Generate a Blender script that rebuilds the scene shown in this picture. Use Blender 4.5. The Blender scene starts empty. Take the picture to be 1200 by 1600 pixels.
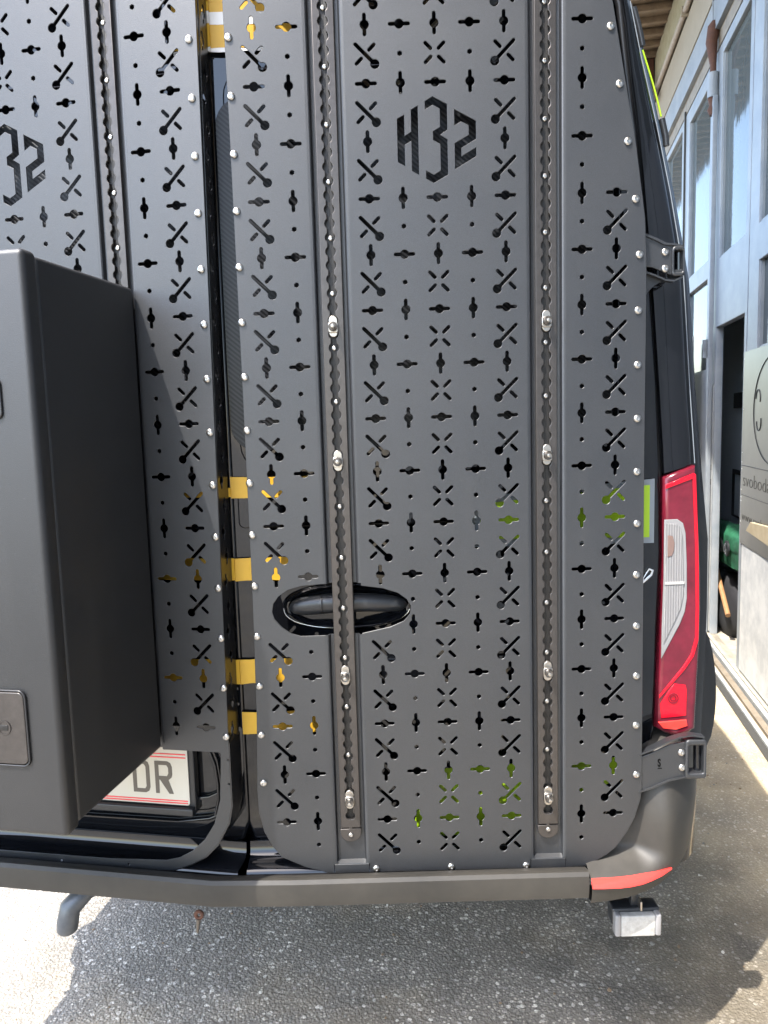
import bpy, bmesh, math, random
import numpy as np
from mathutils import Vector, Matrix
random.seed(7)
R_ = math.radians
C = bpy.context.scene.collection
sc = bpy.context.scene

# ------------------------------------------------------------------ camera
H = 1.42                                   # eye height
PITCH, ROLL, YAW = R_(6.5485), R_(1.6231), R_(0.0492)
fw = Vector((math.sin(YAW)*math.cos(PITCH), math.cos(YAW)*math.cos(PITCH), -math.sin(PITCH)))
r0 = Vector((math.cos(YAW), -math.sin(YAW), 0))
d0 = fw.cross(r0)
rt = r0*math.cos(ROLL) + d0*math.sin(ROLL)
dn = d0*math.cos(ROLL) - r0*math.sin(ROLL)
cam = bpy.data.cameras.new('camera'); camo = bpy.data.objects.new('camera', cam); C.objects.link(camo)
camo.matrix_world = Matrix(((rt.x, -dn.x, -fw.x, 0), (rt.y, -dn.y, -fw.y, 0), (rt.z, -dn.z, -fw.z, H), (0, 0, 0, 1)))
cam.sensor_fit = 'VERTICAL'; cam.sensor_height = 24; cam.lens = 18.0
cam.clip_start = 0.05; cam.clip_end = 2000
sc.camera = camo
# ------------------------------------------------------------------ light
SUN = Vector((-.385, -.425, 1.0)).normalized()       # towards the sun: high, left of and behind the viewer
w_ = bpy.data.worlds.new('World'); sc.world = w_; w_.use_nodes = True
wn = w_.node_tree; bg = wn.nodes['Background']
sky = wn.nodes.new('ShaderNodeTexSky'); sky.sky_type = 'NISHITA'; sky.sun_disc = False
sky.sun_elevation = math.asin(SUN.z); sky.sun_rotation = math.atan2(SUN.x, SUN.y)
sky.air_density = 1.1; sky.dust_density = 1.8; sky.ozone_density = 1.0
wn.links.new(sky.outputs[0], bg.inputs[0]); bg.inputs[1].default_value = 0.15
sl = bpy.data.lights.new('sun', 'SUN'); sl.energy = 2.0; sl.angle = R_(.53); sl.color = (1, .955, .89)
so = bpy.data.objects.new('sun', sl); C.objects.link(so)
so.rotation_euler = SUN.to_track_quat('Z', 'Y').to_euler(); so.location = (-4, -4, 9)
sc.view_settings.view_transform = 'Standard'; sc.view_settings.look = 'None'
sc.view_settings.gamma = 1; sc.view_settings.use_curve_mapping = False
sc.view_settings.exposure = 2.68

# ------------------------------------------------------------------ frames (local x, z-up, out of the surface towards the viewer)
def frame(origin, X):
    X = Vector(X).normalized(); Y = Vector((0, 0, 1)); Z = X.cross(Y)
    o = Vector(origin)
    return Matrix(((X.x, Y.x, Z.x, o.x), (X.y, Y.y, Z.y, o.y), (X.z, Y.z, Z.z, o.z), (0, 0, 0, 1)))
DR = 1.4637                                 # distance of the right-hand door's carrier panel
AL = R_(10.809); Y1 = 1.4011                # the left door is turned by this much
FR = frame((0, DR, 0), (1, 0, 0))
FL = frame((0, Y1, 0), (math.cos(AL), -math.sin(AL), 0))
gd = Vector((.199, .980, 0)).normalized()
FG = frame((1.801, 3.512, 0), -gd)          # garage front: local x = -t
def at(F, px, py, w=0.0):
    """where the surveyed photo point lies on the surface w metres behind frame F -> (x, z) in that frame"""
    d = rt*((px-600)/1200) + dn*((py-800)/1200) + fw
    o = F @ Vector((0, 0, -w)); n = F.to_3x3().col[2]
    t = (o - Vector((0, 0, H))).dot(n)/d.dot(n)
    p = F.inverted() @ (Vector((0, 0, H)) + d*t)
    return (p.x, p.y)
def pts(F, L, w=0.0): return [at(F, a, b, w) for a, b in L]
def ground(px, py, z=0.0):
    d = rt*((px-600)/1200) + dn*((py-800)/1200) + fw
    return Vector((0, 0, H)) + d*((z-H)/d.z)

# ------------------------------------------------------------------ materials
def mat(name, col, rough=.5, metal=0, spec=.5, coat=0, noise=None, bump=None, coatr=.05, emit=None):
    """noise=(scale, amount, colour2, detail); bump=(scale, strength, distance)"""
    m = bpy.data.materials.new(name); m.use_nodes = True
    nt = m.node_tree; b = nt.nodes['Principled BSDF']
    b.inputs['Base Color'].default_value = (*col, 1); b.inputs['Roughness'].default_value = rough
    b.inputs['Metallic'].default_value = metal; b.inputs['Specular IOR Level'].default_value = spec
    b.inputs['Coat Weight'].default_value = coat; b.inputs['Coat Roughness'].default_value = coatr
    geo = nt.nodes.new('ShaderNodeNewGeometry')
    if noise:
        n = nt.nodes.new('ShaderNodeTexNoise'); n.inputs['Scale'].default_value = noise[0]; n.inputs['Detail'].default_value = noise[3] if len(noise) > 3 else 5
        n.inputs['Roughness'].default_value = .65
        nt.links.new(geo.outputs['Position'], n.inputs['Vector'])
        r = nt.nodes.new('ShaderNodeValToRGB'); r.color_ramp.elements[0].position = .5-noise[1]; r.color_ramp.elements[1].position = .5+noise[1]
        r.color_ramp.elements[0].color = (*col, 1); r.color_ramp.elements[1].color = (*noise[2], 1)
        nt.links.new(n.outputs['Fac'], r.inputs[0]); nt.links.new(r.outputs[0], b.inputs['Base Color'])
        m['ramp'] = r.name
    if bump:
        n2 = nt.nodes.new('ShaderNodeTexNoise'); n2.inputs['Scale'].default_value = bump[0]; n2.inputs['Detail'].default_value = 3
        nt.links.new(geo.outputs['Position'], n2.inputs['Vector'])
        bp = nt.nodes.new('ShaderNodeBump'); bp.inputs['Strength'].default_value = bump[1]; bp.inputs['Distance'].default_value = bump[2]
        nt.links.new(n2.outputs['Fac'], bp.inputs['Height']); nt.links.new(bp.outputs[0], b.inputs['Normal'])
        if coat: pass
    return m
M = {}
M['powder_plain'] = mat('black_powder_coat', (.006, .0065, .0075), .48, 0, 1.0, noise=(1400, .22, (.013, .014, .017), 2), bump=(1600, .25, .0006))
def powder(name, c0, c1, rough, spec, film):
    m = mat(name, c0, rough, 0, spec, noise=(750, .16, c1, 2), bump=(800, .45, .0007))
    nt = m.node_tree; b = nt.nodes['Principled BSDF']; geo = nt.nodes['Geometry']; ramp = nt.nodes[m['ramp']]
    def nz(scale, sc, detail=6):
        mp = nt.nodes.new('ShaderNodeMapping'); mp.inputs['Scale'].default_value = sc; nt.links.new(geo.outputs['Position'], mp.inputs[0])
        n = nt.nodes.new('ShaderNodeTexNoise'); n.inputs['Scale'].default_value = scale; n.inputs['Detail'].default_value = detail; n.inputs['Roughness'].default_value = .6
        nt.links.new(mp.outputs[0], n.inputs['Vector']); return n
    def mr(src, a, b_, c, d):
        r = nt.nodes.new('ShaderNodeMapRange'); r.inputs[1].default_value = a; r.inputs[2].default_value = b_; r.inputs[3].default_value = c; r.inputs[4].default_value = d
        nt.links.new(src, r.inputs[0]); return r.outputs[0]
    cloud = nz(3.2, (1, 1, 1)); streak = nz(16, (1, 1, .10), 7); speck = nz(190, (1, 1, 1), 2)
    f1 = mr(cloud.outputs['Fac'], .38, .72, 0, .55); f2 = mr(streak.outputs['Fac'], .50, .78, 0, .6); f3 = mr(speck.outputs['Fac'], .70, .76, 0, .9)
    sx = nt.nodes.new('ShaderNodeSeparateXYZ'); nt.links.new(geo.outputs['Position'], sx.inputs[0]); low = mr(sx.outputs['Z'], 1.7, .5, .25, 1.0)
    s1 = nt.nodes.new('ShaderNodeMath'); s1.operation = 'MAXIMUM'; nt.links.new(f1, s1.inputs[0]); nt.links.new(f2, s1.inputs[1])
    s2 = nt.nodes.new('ShaderNodeMath'); s2.operation = 'MULTIPLY'; nt.links.new(s1.outputs[0], s2.inputs[0]); nt.links.new(low, s2.inputs[1])
    s3 = nt.nodes.new('ShaderNodeMath'); s3.operation = 'MAXIMUM'; nt.links.new(s2.outputs[0], s3.inputs[0]); nt.links.new(f3, s3.inputs[1])
    mx = nt.nodes.new('ShaderNodeMix'); mx.data_type = 'RGBA'; mx.inputs[7].default_value = (*film, 1)
    nt.links.new(s3.outputs[0], mx.inputs[0]); nt.links.new(ramp.outputs[0], mx.inputs[6]); nt.links.new(mx.outputs[2], b.inputs['Base Color'])
    ra = nt.nodes.new('ShaderNodeMath'); ra.operation = 'MULTIPLY_ADD'; ra.inputs[1].default_value = .10; ra.inputs[2].default_value = rough-.03
    nt.links.new(s1.outputs[0], ra.inputs[0]); nt.links.new(ra.outputs[0], b.inputs['Roughness'])
    return m
M['powder'] = powder('black_powder_coat', (.0035, .004, .005), (.014, .016, .020), .46, .80, (.024, .0235, .023))
M['boxpaint'] = powder('box_powder_coat', (.0045, .005, .006), (.009, .0095, .011), .48, .66, (.022, .021, .020))
M['powder_in'] = mat('black_satin_inside', (.012, .012, .013), .27, 0, .8, bump=(60, .03, .001))

M['anodised'] = mat('dark_anodised_track', (.055, .050, .047), .36, .75, .5, noise=(60, .3, (.085, .077, .072)), bump=(300, .05, .0005))
M['anod_dark'] = mat('track_slot_floor', (.012, .011, .010), .5, .2)
M['steel'] = mat('bright_stainless', (.48, .465, .44), .30, 1, bump=(900, .08, .0003))
M['zinc'] = mat('zinc_fitting', (.42, .39, .35), .34, 1, bump=(500, .1, .0004))
M['gloss'] = mat('gloss_black_paint', (.005, .0055, .007), .05, 0, .5, bump=(3, .02, .01))
M['blackplastic'] = mat('black_plastic', (.018, .019, .021), .32, 0, .5, bump=(400, .1, .0005))
M['rubber'] = mat('black_rubber', (.012, .012, .013), .35, 0, .5)
M['bumper'] = mat('weathered_grey_bumper_plastic', (.017, .0155, .013), .56, 0, .5, noise=(9, .2, (.036, .032, .026), 10), bump=(700, .18, .0006))
M['yellow'] = mat('yellow_tape', (.62, .36, .03), .45, 0, .4, noise=(30, .3, (.56, .32, .025)), bump=(45, .25, .002))
M['whitetape'] = mat('white_tape', (.75, .74, .72), .5, bump=(45, .2, .002))
M['lime'] = mat('lime_sticker', (.33, .52, .012), .38, 0, .5)
M['greytape'] = mat('grey_reflective_border', (.20, .225, .25), .35)
M['red'] = mat('red_lens', (.135, .010, .022), .16, 0, .5, noise=(22, .25, (.075, .006, .012), 3))
M['redhot'] = mat('bright_red_lens', (.48, .003, .014), .12, 0, .5)
M['redrefl'] = mat('red_reflector', (.72, .045, .035), .2, 0, .5, coat=.4, bump=(300, .15, .001))
M['white'] = mat('number_plate_white', (.55, .52, .45), .38)
M['platetext'] = mat('number_plate_lettering', (.10, .085, .07), .5)
M['platered'] = mat('number_plate_red', (.75, .05, .06), .45)
M['chrome'] = mat('chrome', (.8, .8, .8), .08, 1)
M['orange'] = mat('amber_reflector', (.19, .125, .105), .25, .2)
M['lampwhite'] = mat('lamp_white', (.30, .29, .27), .2, 0, .6, noise=(90, .2, (.42, .41, .385)), bump=(120, .5, .003))
M['lampclear'] = mat('lamp_frosted_end', (.21, .205, .205), .2, 0, .6)
M['darksteel'] = mat('dark_stud_steel', (.16, .15, .14), .3, .9)
M['rust'] = mat('rusty_iron', (.13, .055, .032), .8, .2, noise=(40, .3, (.07, .035, .025)), bump=(200, .4, .002))
M['greypaint'] = mat('grey_hook_paint', (.060, .068, .080), .35, .2, noise=(40, .25, (.10, .105, .11)))
M['rubtyre'] = mat('tyre_rubber', (.02, .02, .02), .8, bump=(80, .3, .003))
M['rim'] = mat('wheel_rim_grey', (.25, .25, .26), .35, .8)
M['paint'] = mat('pale_blue_door_paint', (.205, .228, .250), .45, 0, .4, noise=(6, .14, (.275, .29, .30), 10), bump=(40, .25, .002))
M['paintw'] = mat('worn_white_door_paint', (.25, .26, .265), .5, 0, .4, noise=(9, .12, (.36, .36, .34), 10), bump=(30, .3, .002))
M['whitepaint'] = mat('chalky_white_paint', (.46, .46, .45), .6, 0, .4, noise=(9, .13, (.62, .61, .58), 10), bump=(30, .3, .002))
M['khaki'] = mat('brown_grey_track', (.16, .125, .085), .6, noise=(14, .2, (.24, .20, .15)))
M['cream'] = mat('cream_render', (.24, .20, .145), .8, noise=(4, .25, (.29, .245, .18)), bump=(60, .2, .003))
M['rough'] = mat('rough_yellow_render', (.21, .195, .12), .9, noise=(18, .22, (.31, .285, .20), 10), bump=(25, .6, .01))
M['pipe'] = mat('weathered_brown_pipe', (.23, .18, .14), .5, noise=(20, .2, (.30, .25, .20)))
M['wood'] = mat('weathered_soffit_board', (.15, .105, .065), .75, noise=(12, .18, (.25, .185, .12), 8), bump=(90, .4, .002))
M['stick'] = mat('brown_wood', (.32, .17, .07), .6, noise=(30, .2, (.24, .12, .05)))
M['card'] = mat('beige_board', (.36, .285, .17), .7, noise=(15, .2, (.44, .36, .23)))
M['signsteel'] = mat('brushed_steel_sign', (.165, .162, .148), .38, 1, noise=(3, .3, (.235, .23, .205)))
M['engrave'] = mat('engraved_line', (.045, .042, .036), .6)
M['dark'] = mat('dark_workshop_wall', (.55, .60, .64), .6, noise=(2, .3, (.62, .66, .69)))
M['darker'] = mat('very_dark_cloth', (.01, .01, .012), .8)
M['green'] = mat('green_fabric', (.012, .125, .055), .7, noise=(8, .2, (.008, .08, .035)), bump=(10, .6, .02))
M['concrete'] = mat('concrete_sill', (.26, .23, .18), .8, noise=(14, .16, (.40, .355, .28), 10), bump=(60, .4, .004))

def glassmat():
    m = mat('wired_garage_glass', (.085, .10, .10), .05, 0, .45, bump=(9, .06, .01)); m.node_tree.nodes['Principled BSDF'].inputs['IOR'].default_value = 1.22
    return m
M['pane'] = glassmat()

def carbon():
    m = mat('ribbed_window_film', (.01, .011, .013), .34, 0, .3)
    nt = m.node_tree; b = nt.nodes['Principled BSDF']
    tc = nt.nodes.new('ShaderNodeTexCoord'); mp = nt.nodes.new('ShaderNodeMapping')
    mp.inputs['Rotation'].default_value = (0, 0, 0)
    sx = nt.nodes.new('ShaderNodeSeparateXYZ'); nt.links.new(tc.outputs['Object'], sx.inputs[0])
    ad = nt.nodes.new('ShaderNodeMath'); ad.operation = 'MULTIPLY_ADD'; ad.inputs[1].default_value = .85
    nt.links.new(sx.outputs['X'], ad.inputs[0]); nt.links.new(sx.outputs['Y'], ad.inputs[2])
    mu = nt.nodes.new('ShaderNodeMath'); mu.operation = 'MULTIPLY'; mu.inputs[1].default_value = 2*math.pi/.0095
    nt.links.new(ad.outputs[0], mu.inputs[0])
    si = nt.nodes.new('ShaderNodeMath'); si.operation = 'SINE'; nt.links.new(mu.outputs[0], si.inputs[0])
    r = nt.nodes.new('ShaderNodeMapRange'); r.inputs[1].default_value = -.4; r.inputs[2].default_value = .4
    nt.links.new(si.outputs[0], r.inputs[0])
    mx = nt.nodes.new('ShaderNodeMix'); mx.data_type = 'RGBA'
    mx.inputs[6].default_value = (.004, .0045, .006, 1); mx.inputs[7].default_value = (.020, .021, .024, 1)
    nt.links.new(r.outputs[0], mx.inputs[0]); nt.links.new(mx.outputs[2], b.inputs['Base Color'])
    bp = nt.nodes.new('ShaderNodeBump'); bp.inputs['Distance'].default_value = .0008; bp.inputs['Strength'].default_value = .5
    nt.links.new(r.outputs[0], bp.inputs['Height']); nt.links.new(bp.outputs[0], b.inputs['Normal'])
    return m
M['carbon'] = carbon()

def lensmat():
    m = mat('clear_ribbed_lens', (.42, .42, .43), .12, 0, .6)
    nt = m.node_tree; b = nt.nodes['Principled BSDF']
    geo = nt.nodes['Geometry']
    sx = nt.nodes.new('ShaderNodeSeparateXYZ'); nt.links.new(geo.outputs['Position'], sx.inputs[0])
    outs = []
    for ax, per in (('X', .0052), ('Z', .0021)):
        mu = nt.nodes.new('ShaderNodeMath'); mu.operation = 'MULTIPLY'; mu.inputs[1].default_value = 2*math.pi/per
        nt.links.new(sx.outputs[ax], mu.inputs[0])
        si = nt.nodes.new('ShaderNodeMath'); si.operation = 'SINE'; nt.links.new(mu.outputs[0], si.inputs[0]); outs.append(si)
    a = nt.nodes.new('ShaderNodeMath'); a.operation = 'ADD'; nt.links.new(outs[0].outputs[0], a.inputs[0]); nt.links.new(outs[1].outputs[0], a.inputs[1])
    r = nt.nodes.new('ShaderNodeMapRange'); r.inputs[1].default_value = -1.2; r.inputs[2].default_value = 1.6; nt.links.new(a.outputs[0], r.inputs[0])
    mx = nt.nodes.new('ShaderNodeMix'); mx.data_type = 'RGBA'
    mx.inputs[6].default_value = (.14, .137, .138, 1); mx.inputs[7].default_value = (.27, .265, .265, 1)
    nt.links.new(r.outputs[0], mx.inputs[0]); nt.links.new(mx.outputs[2], b.inputs['Base Color'])
    bp = nt.nodes.new('ShaderNodeBump'); bp.inputs['Distance'].default_value = .002; bp.inputs['Strength'].default_value = .6
    nt.links.new(r.outputs[0], bp.inputs['Height']); nt.links.new(bp.outputs[0], b.inputs['Normal'])
    return m
M['lens'] = lensmat()

def asphalt():
    m = bpy.data.materials.new('coarse_aggregate_asphalt'); m.use_nodes = True
    nt = m.node_tree; b = nt.nodes['Principled BSDF']; b.inputs['Roughness'].default_value = .75
    geo = nt.nodes.new('ShaderNodeNewGeometry')
    wob = nt.nodes.new('ShaderNodeTexNoise'); wob.inputs['Scale'].default_value = 90; nt.links.new(geo.outputs['Position'], wob.inputs['Vector'])
    va = nt.nodes.new('ShaderNodeVectorMath'); va.operation = 'MULTIPLY_ADD'; va.inputs[1].default_value = (.0035, .0035, .0035)
    nt.links.new(wob.outputs['Color'], va.inputs[0]); nt.links.new(geo.outputs['Position'], va.inputs[2])
    v = nt.nodes.new('ShaderNodeTexVoronoi'); v.inputs['Scale'].default_value = 132; v.inputs['Randomness'].default_value = 1; nt.links.new(va.outputs[0], v.inputs['Vector'])
    v2 = nt.nodes.new('ShaderNodeTexVoronoi'); v2.inputs['Scale'].default_value = 260; nt.links.new(va.outputs[0], v2.inputs['Vector'])
    sep = nt.nodes.new('ShaderNodeSeparateColor'); nt.links.new(v.outputs['Color'], sep.inputs[0])
    rp = nt.nodes.new('ShaderNodeValToRGB'); e = rp.color_ramp.elements
    e[0].position = 0; e[0].color = (.21, .19, .162, 1); e[1].position = 1; e[1].color = (.68, .62, .52, 1)
    k = rp.color_ramp.elements.new(.45); k.color = (.30, .27, .225, 1); k = rp.color_ramp.elements.new(.8); k.color = (.42, .378, .31, 1)
    nt.links.new(sep.outputs[0], rp.inputs[0])
    # binder between stones
    rd = nt.nodes.new('ShaderNodeMapRange'); rd.inputs[1].default_value = .28; rd.inputs[2].default_value = .52; nt.links.new(v.outputs['Distance'], rd.inputs[0])
    mx = nt.nodes.new('ShaderNodeMix'); mx.data_type = 'RGBA'; mx.inputs[7].default_value = (.20, .18, .15, 1)
    nt.links.new(rd.outputs[0], mx.inputs[0]); nt.links.new(rp.outputs[0], mx.inputs[6])
    vb = nt.nodes.new('ShaderNodeTexVoronoi'); vb.inputs['Scale'].default_value = 62; nt.links.new(va.outputs[0], vb.inputs['Vector'])
    sb = nt.nodes.new('ShaderNodeSeparateColor'); nt.links.new(vb.outputs['Color'], sb.inputs[0])
    g1 = nt.nodes.new('ShaderNodeMath'); g1.operation = 'GREATER_THAN'; g1.inputs[1].default_value = .72; nt.links.new(sb.outputs[1], g1.inputs[0])
    g2 = nt.nodes.new('ShaderNodeMath'); g2.operation = 'LESS_THAN'; g2.inputs[1].default_value = .36; nt.links.new(vb.outputs['Distance'], g2.inputs[0])
    g3 = nt.nodes.new('ShaderNodeMath'); g3.operation = 'MULTIPLY'; nt.links.new(g1.outputs[0], g3.inputs[0]); nt.links.new(g2.outputs[0], g3.inputs[1])
    rb_ = nt.nodes.new('ShaderNodeValToRGB'); rb_.color_ramp.elements[0].color = (.30, .27, .24, 1); rb_.color_ramp.elements[1].color = (.72, .67, .58, 1); nt.links.new(sb.outputs[0], rb_.inputs[0])
    mxb = nt.nodes.new('ShaderNodeMix'); mxb.data_type = 'RGBA'; nt.links.new(g3.outputs[0], mxb.inputs[0]); nt.links.new(mx.outputs[2], mxb.inputs[6]); nt.links.new(rb_.outputs[0], mxb.inputs[7])
    mx = mxb
    # warm dirt in large patches, stronger by the garage
    n = nt.nodes.new('ShaderNodeTexNoise'); n.inputs['Scale'].default_value = 2.2; n.inputs['Detail'].default_value = 8; nt.links.new(geo.outputs['Position'], n.inputs['Vector'])
    dt = nt.nodes.new('ShaderNodeVectorMath'); dt.operation = 'DOT_PRODUCT'; dt.inputs[1].default_value = (.98, -.199, 0)
    nt.links.new(geo.outputs['Position'], dt.inputs[0])
    g = nt.nodes.new('ShaderNodeMapRange'); g.inputs[1].default_value = .15; g.inputs[2].default_value = 1.0; g.inputs[3].default_value = 0; g.inputs[4].default_value = .45
    nt.links.new(dt.outputs['Value'], g.inputs[0])
    ad = nt.nodes.new('ShaderNodeMath'); ad.operation = 'ADD'; nt.links.new(n.outputs['Fac'], ad.inputs[0]); nt.links.new(g.outputs[0], ad.inputs[1])
    r3 = nt.nodes.new('ShaderNodeMapRange'); r3.inputs[1].default_value = .52; r3.inputs[2].default_value = 1.0; r3.inputs[4].default_value = .85; nt.links.new(ad.outputs[0], r3.inputs[0])
    mx2 = nt.nodes.new('ShaderNodeMix'); mx2.data_type = 'RGBA'; mx2.inputs[7].default_value = (.56, .44, .27, 1)
    nt.links.new(r3.outputs[0], mx2.inputs[0]); nt.links.new(mx.outputs[2], mx2.inputs[6]); 
    # half-shade right of the van painted in as a soft darker patch; oily mottling
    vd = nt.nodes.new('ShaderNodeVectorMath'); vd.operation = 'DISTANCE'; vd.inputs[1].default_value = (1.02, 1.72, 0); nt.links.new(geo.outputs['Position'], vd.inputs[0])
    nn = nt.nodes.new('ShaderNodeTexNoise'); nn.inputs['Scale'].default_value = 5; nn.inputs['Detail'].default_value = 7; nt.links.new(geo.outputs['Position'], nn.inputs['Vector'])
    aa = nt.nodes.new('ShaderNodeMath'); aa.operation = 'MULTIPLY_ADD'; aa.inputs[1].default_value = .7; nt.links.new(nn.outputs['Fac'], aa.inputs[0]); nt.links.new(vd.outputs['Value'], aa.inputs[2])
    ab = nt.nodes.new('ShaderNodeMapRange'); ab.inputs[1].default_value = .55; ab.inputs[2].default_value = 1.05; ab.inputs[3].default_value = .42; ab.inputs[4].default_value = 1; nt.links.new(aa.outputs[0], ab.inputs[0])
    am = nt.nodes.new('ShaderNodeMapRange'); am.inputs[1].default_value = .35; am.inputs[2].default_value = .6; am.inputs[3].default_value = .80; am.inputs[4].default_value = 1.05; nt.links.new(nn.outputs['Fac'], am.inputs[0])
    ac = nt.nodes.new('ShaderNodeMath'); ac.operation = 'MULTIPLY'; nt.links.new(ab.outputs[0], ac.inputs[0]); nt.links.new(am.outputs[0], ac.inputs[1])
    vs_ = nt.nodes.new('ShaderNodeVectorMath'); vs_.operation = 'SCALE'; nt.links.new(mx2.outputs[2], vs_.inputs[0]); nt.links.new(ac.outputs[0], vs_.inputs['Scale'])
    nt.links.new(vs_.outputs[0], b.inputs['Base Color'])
    inv = nt.nodes.new('ShaderNodeMath'); inv.operation = 'SUBTRACT'; inv.inputs[0].default_value = 1; nt.links.new(v.outputs['Distance'], inv.inputs[1])
    i2 = nt.nodes.new('ShaderNodeMath'); i2.operation = 'MULTIPLY_ADD'; i2.inputs[1].default_value = -.4; nt.links.new(v2.outputs['Distance'], i2.inputs[0]); nt.links.new(inv.outputs[0], i2.inputs[2])
    bp = nt.nodes.new('ShaderNodeBump'); bp.inputs['Strength'].default_value = .8; bp.inputs['Distance'].default_value = .004
    nt.links.new(i2.outputs[0], bp.inputs['Height']); nt.links.new(bp.outputs[0], b.inputs['Normal'])
    return m
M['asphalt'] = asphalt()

# ------------------------------------------------------------------ object helpers
WM = {}
def thing(name, label, cat, loc=(0, 0, 0), group=None):
    o = bpy.data.objects.new(name, None); C.objects.link(o); o.location = loc; o.empty_display_size = .1
    o['label'] = label; o['category'] = cat
    if group: o['group'] = group
    WM[o.name] = Matrix.Translation(loc); return o
def obj(name, me, m, parent=None, W=None, label=None):
    """link mesh me (coordinates in frame W) under parent"""
    W = W or Matrix.Identity(4)
    if isinstance(me, bmesh.types.BMesh):
        bm = me; me = bpy.data.meshes.new(name); bm.normal_update(); bm.to_mesh(me); bm.free()
    if m and not me.materials: me.materials.append(m)
    o = bpy.data.objects.new(name, me); C.objects.link(o)
    if parent:
        o.parent = parent; o.matrix_local = WM[parent.name].inverted() @ W
    else: o.matrix_world = W
    WM[o.name] = W.copy()
    if label: o['label'] = label
    return o
def tag(o, label, cat, group=None, kind=None):
    if kind: o['kind'] = kind
    else: o['label'] = label; o['category'] = cat
    if group: o['group'] = group
    return o
def smooth(me, ang=35):
    for p in me.polygons: p.use_smooth = True
    me.set_sharp_from_angle(angle=R_(ang)); return me
def curve_mesh(loops, depth, bevel=0, res=1, off=True):
    cu = bpy.data.curves.new('c', 'CURVE'); cu.dimensions = '2D'; cu.fill_mode = 'BOTH'
    cu.extrude = max(depth/2-bevel, 1e-5); cu.bevel_depth = bevel; cu.bevel_resolution = res
    if off: cu.offset = -bevel
    for L in loops:
        s = cu.splines.new('POLY'); s.points.add(len(L)-1); s.use_cyclic_u = True
        for p, q in zip(s.points, L): p.co = (q[0], q[1], 0, 1)
    ob = bpy.data.objects.new('c', cu); C.objects.link(ob)
    dg = bpy.context.evaluated_depsgraph_get(); dg.update()
    me = bpy.data.meshes.new_from_object(ob.evaluated_get(dg))
    bpy.data.objects.remove(ob); bpy.data.curves.remove(cu)
    me.materials.clear()
    return me
def plate(name, loops, depth, m, parent, F, w=0, bevel=0, res=1, label=None, sm=True):
    """flat sheet of real thickness: front face w metres behind frame F's plane"""
    if not isinstance(loops[0][0], (tuple, list)): loops = [loops]
    me = curve_mesh(loops, depth, bevel, res)
    if sm and bevel: smooth(me, 50)
    return obj(name, me, m, parent, F @ Matrix.Translation((0, 0, -w-depth/2)), label)
def add_box(bm, lo, hi, bev=0):
    c = [(a+b)/2 for a, b in zip(lo, hi)]; s = [abs(b-a) for a, b in zip(lo, hi)]
    r = bmesh.ops.create_cube(bm, size=1, matrix=Matrix.Translation(c) @ Matrix.Diagonal((*s, 1)))
    if bev:
        es = list({e for v in r['verts'] for e in v.link_edges})
        bmesh.ops.bevel(bm, geom=es, offset=bev, segments=3, profile=.5, affect='EDGES')
def box(name, lo, hi, m, parent, F=None, bev=0, label=None):
    bm = bmesh.new(); add_box(bm, lo, hi, bev); o = obj(name, bm, m, parent, F, label)
    if bev: smooth(o.data, 40)
    return o
def lathe(prof, seg=20, ang=45):
    bm = bmesh.new(); rings = []
    for r, z in prof:
        if r < 1e-6: rings.append([bm.verts.new((0, 0, z))])
        else: rings.append([bm.verts.new((r*math.cos(2*math.pi*i/seg), r*math.sin(2*math.pi*i/seg), z)) for i in range(seg)])
    for a, b in zip(rings, rings[1:]):
        for i in range(seg):
            j = (i+1) % seg
            if len(a) == 1 and len(b) == 1: continue
            if len(a) == 1: bm.faces.new((a[0], b[i], b[j]))
            elif len(b) == 1: bm.faces.new((a[i], b[0], a[j]))
            else: bm.faces.new((a[i], b[i], b[j], a[j]))
    bmesh.ops.recalc_face_normals(bm, faces=bm.faces)
    me = bpy.data.meshes.new('lathe'); bm.to_mesh(me); bm.free(); return smooth(me, ang)
def tube(points, rad, seg=12, closed=False):
    """swept tube, rad a number or a list"""
    bm = bmesh.new(); P = [Vector(p) for p in points]; n = len(P)
    rads = rad if isinstance(rad, (list, tuple)) else [rad]*n
    rings = []; up = Vector((0.13, .2, 1)).normalized()
    for i, p in enumerate(P):
        t = (P[min(i+1, n-1)] - P[max(i-1, 0)]).normalized()
        a = t.cross(up)
        if a.length < .1: a = t.cross(Vector((1, 0, 0)))
        a.normalize(); b = t.cross(a)
        rings.append([bm.verts.new(p + (a*math.cos(2*math.pi*k/seg) + b*math.sin(2*math.pi*k/seg))*rads[i]) for k in range(seg)])
    for A, B in zip(rings, rings[1:]):
        for k in range(seg): bm.faces.new((A[k], A[(k+1) % seg], B[(k+1) % seg], B[k]))
    bm.faces.new(rings[0][::-1]); bm.faces.new(rings[-1])
    bmesh.ops.recalc_face_normals(bm, faces=bm.faces)
    me = bpy.data.meshes.new('tube'); bm.to_mesh(me); bm.free(); return smooth(me, 50)
def loft(rows, close_v=False):
    bm = bmesh.new(); V = [[bm.verts.new(p) for p in r] for r in rows]
    for A, B in zip(V, V[1:]):
        n = len(A)
        for i in range(n if close_v else n-1): bm.faces.new((A[i], A[(i+1) % n], B[(i+1) % n], B[i]))
    return bm, V
def sheet(name, rows, th, m, parent, F=None, ang=40, label=None):
    bm, V = loft(rows); bmesh.ops.recalc_face_normals(bm, faces=bm.faces)
    bmesh.ops.solidify(bm, geom=bm.faces[:], thickness=th)
    o = obj(name, bm, m, parent, F, label); smooth(o.data, ang); return o
def copyobj(src, parent, W, name=None):
    o = src.copy(); C.objects.link(o); o.parent = parent; o.matrix_local = WM[parent.name].inverted() @ W; WM[o.name] = W.copy()
    return o
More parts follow.
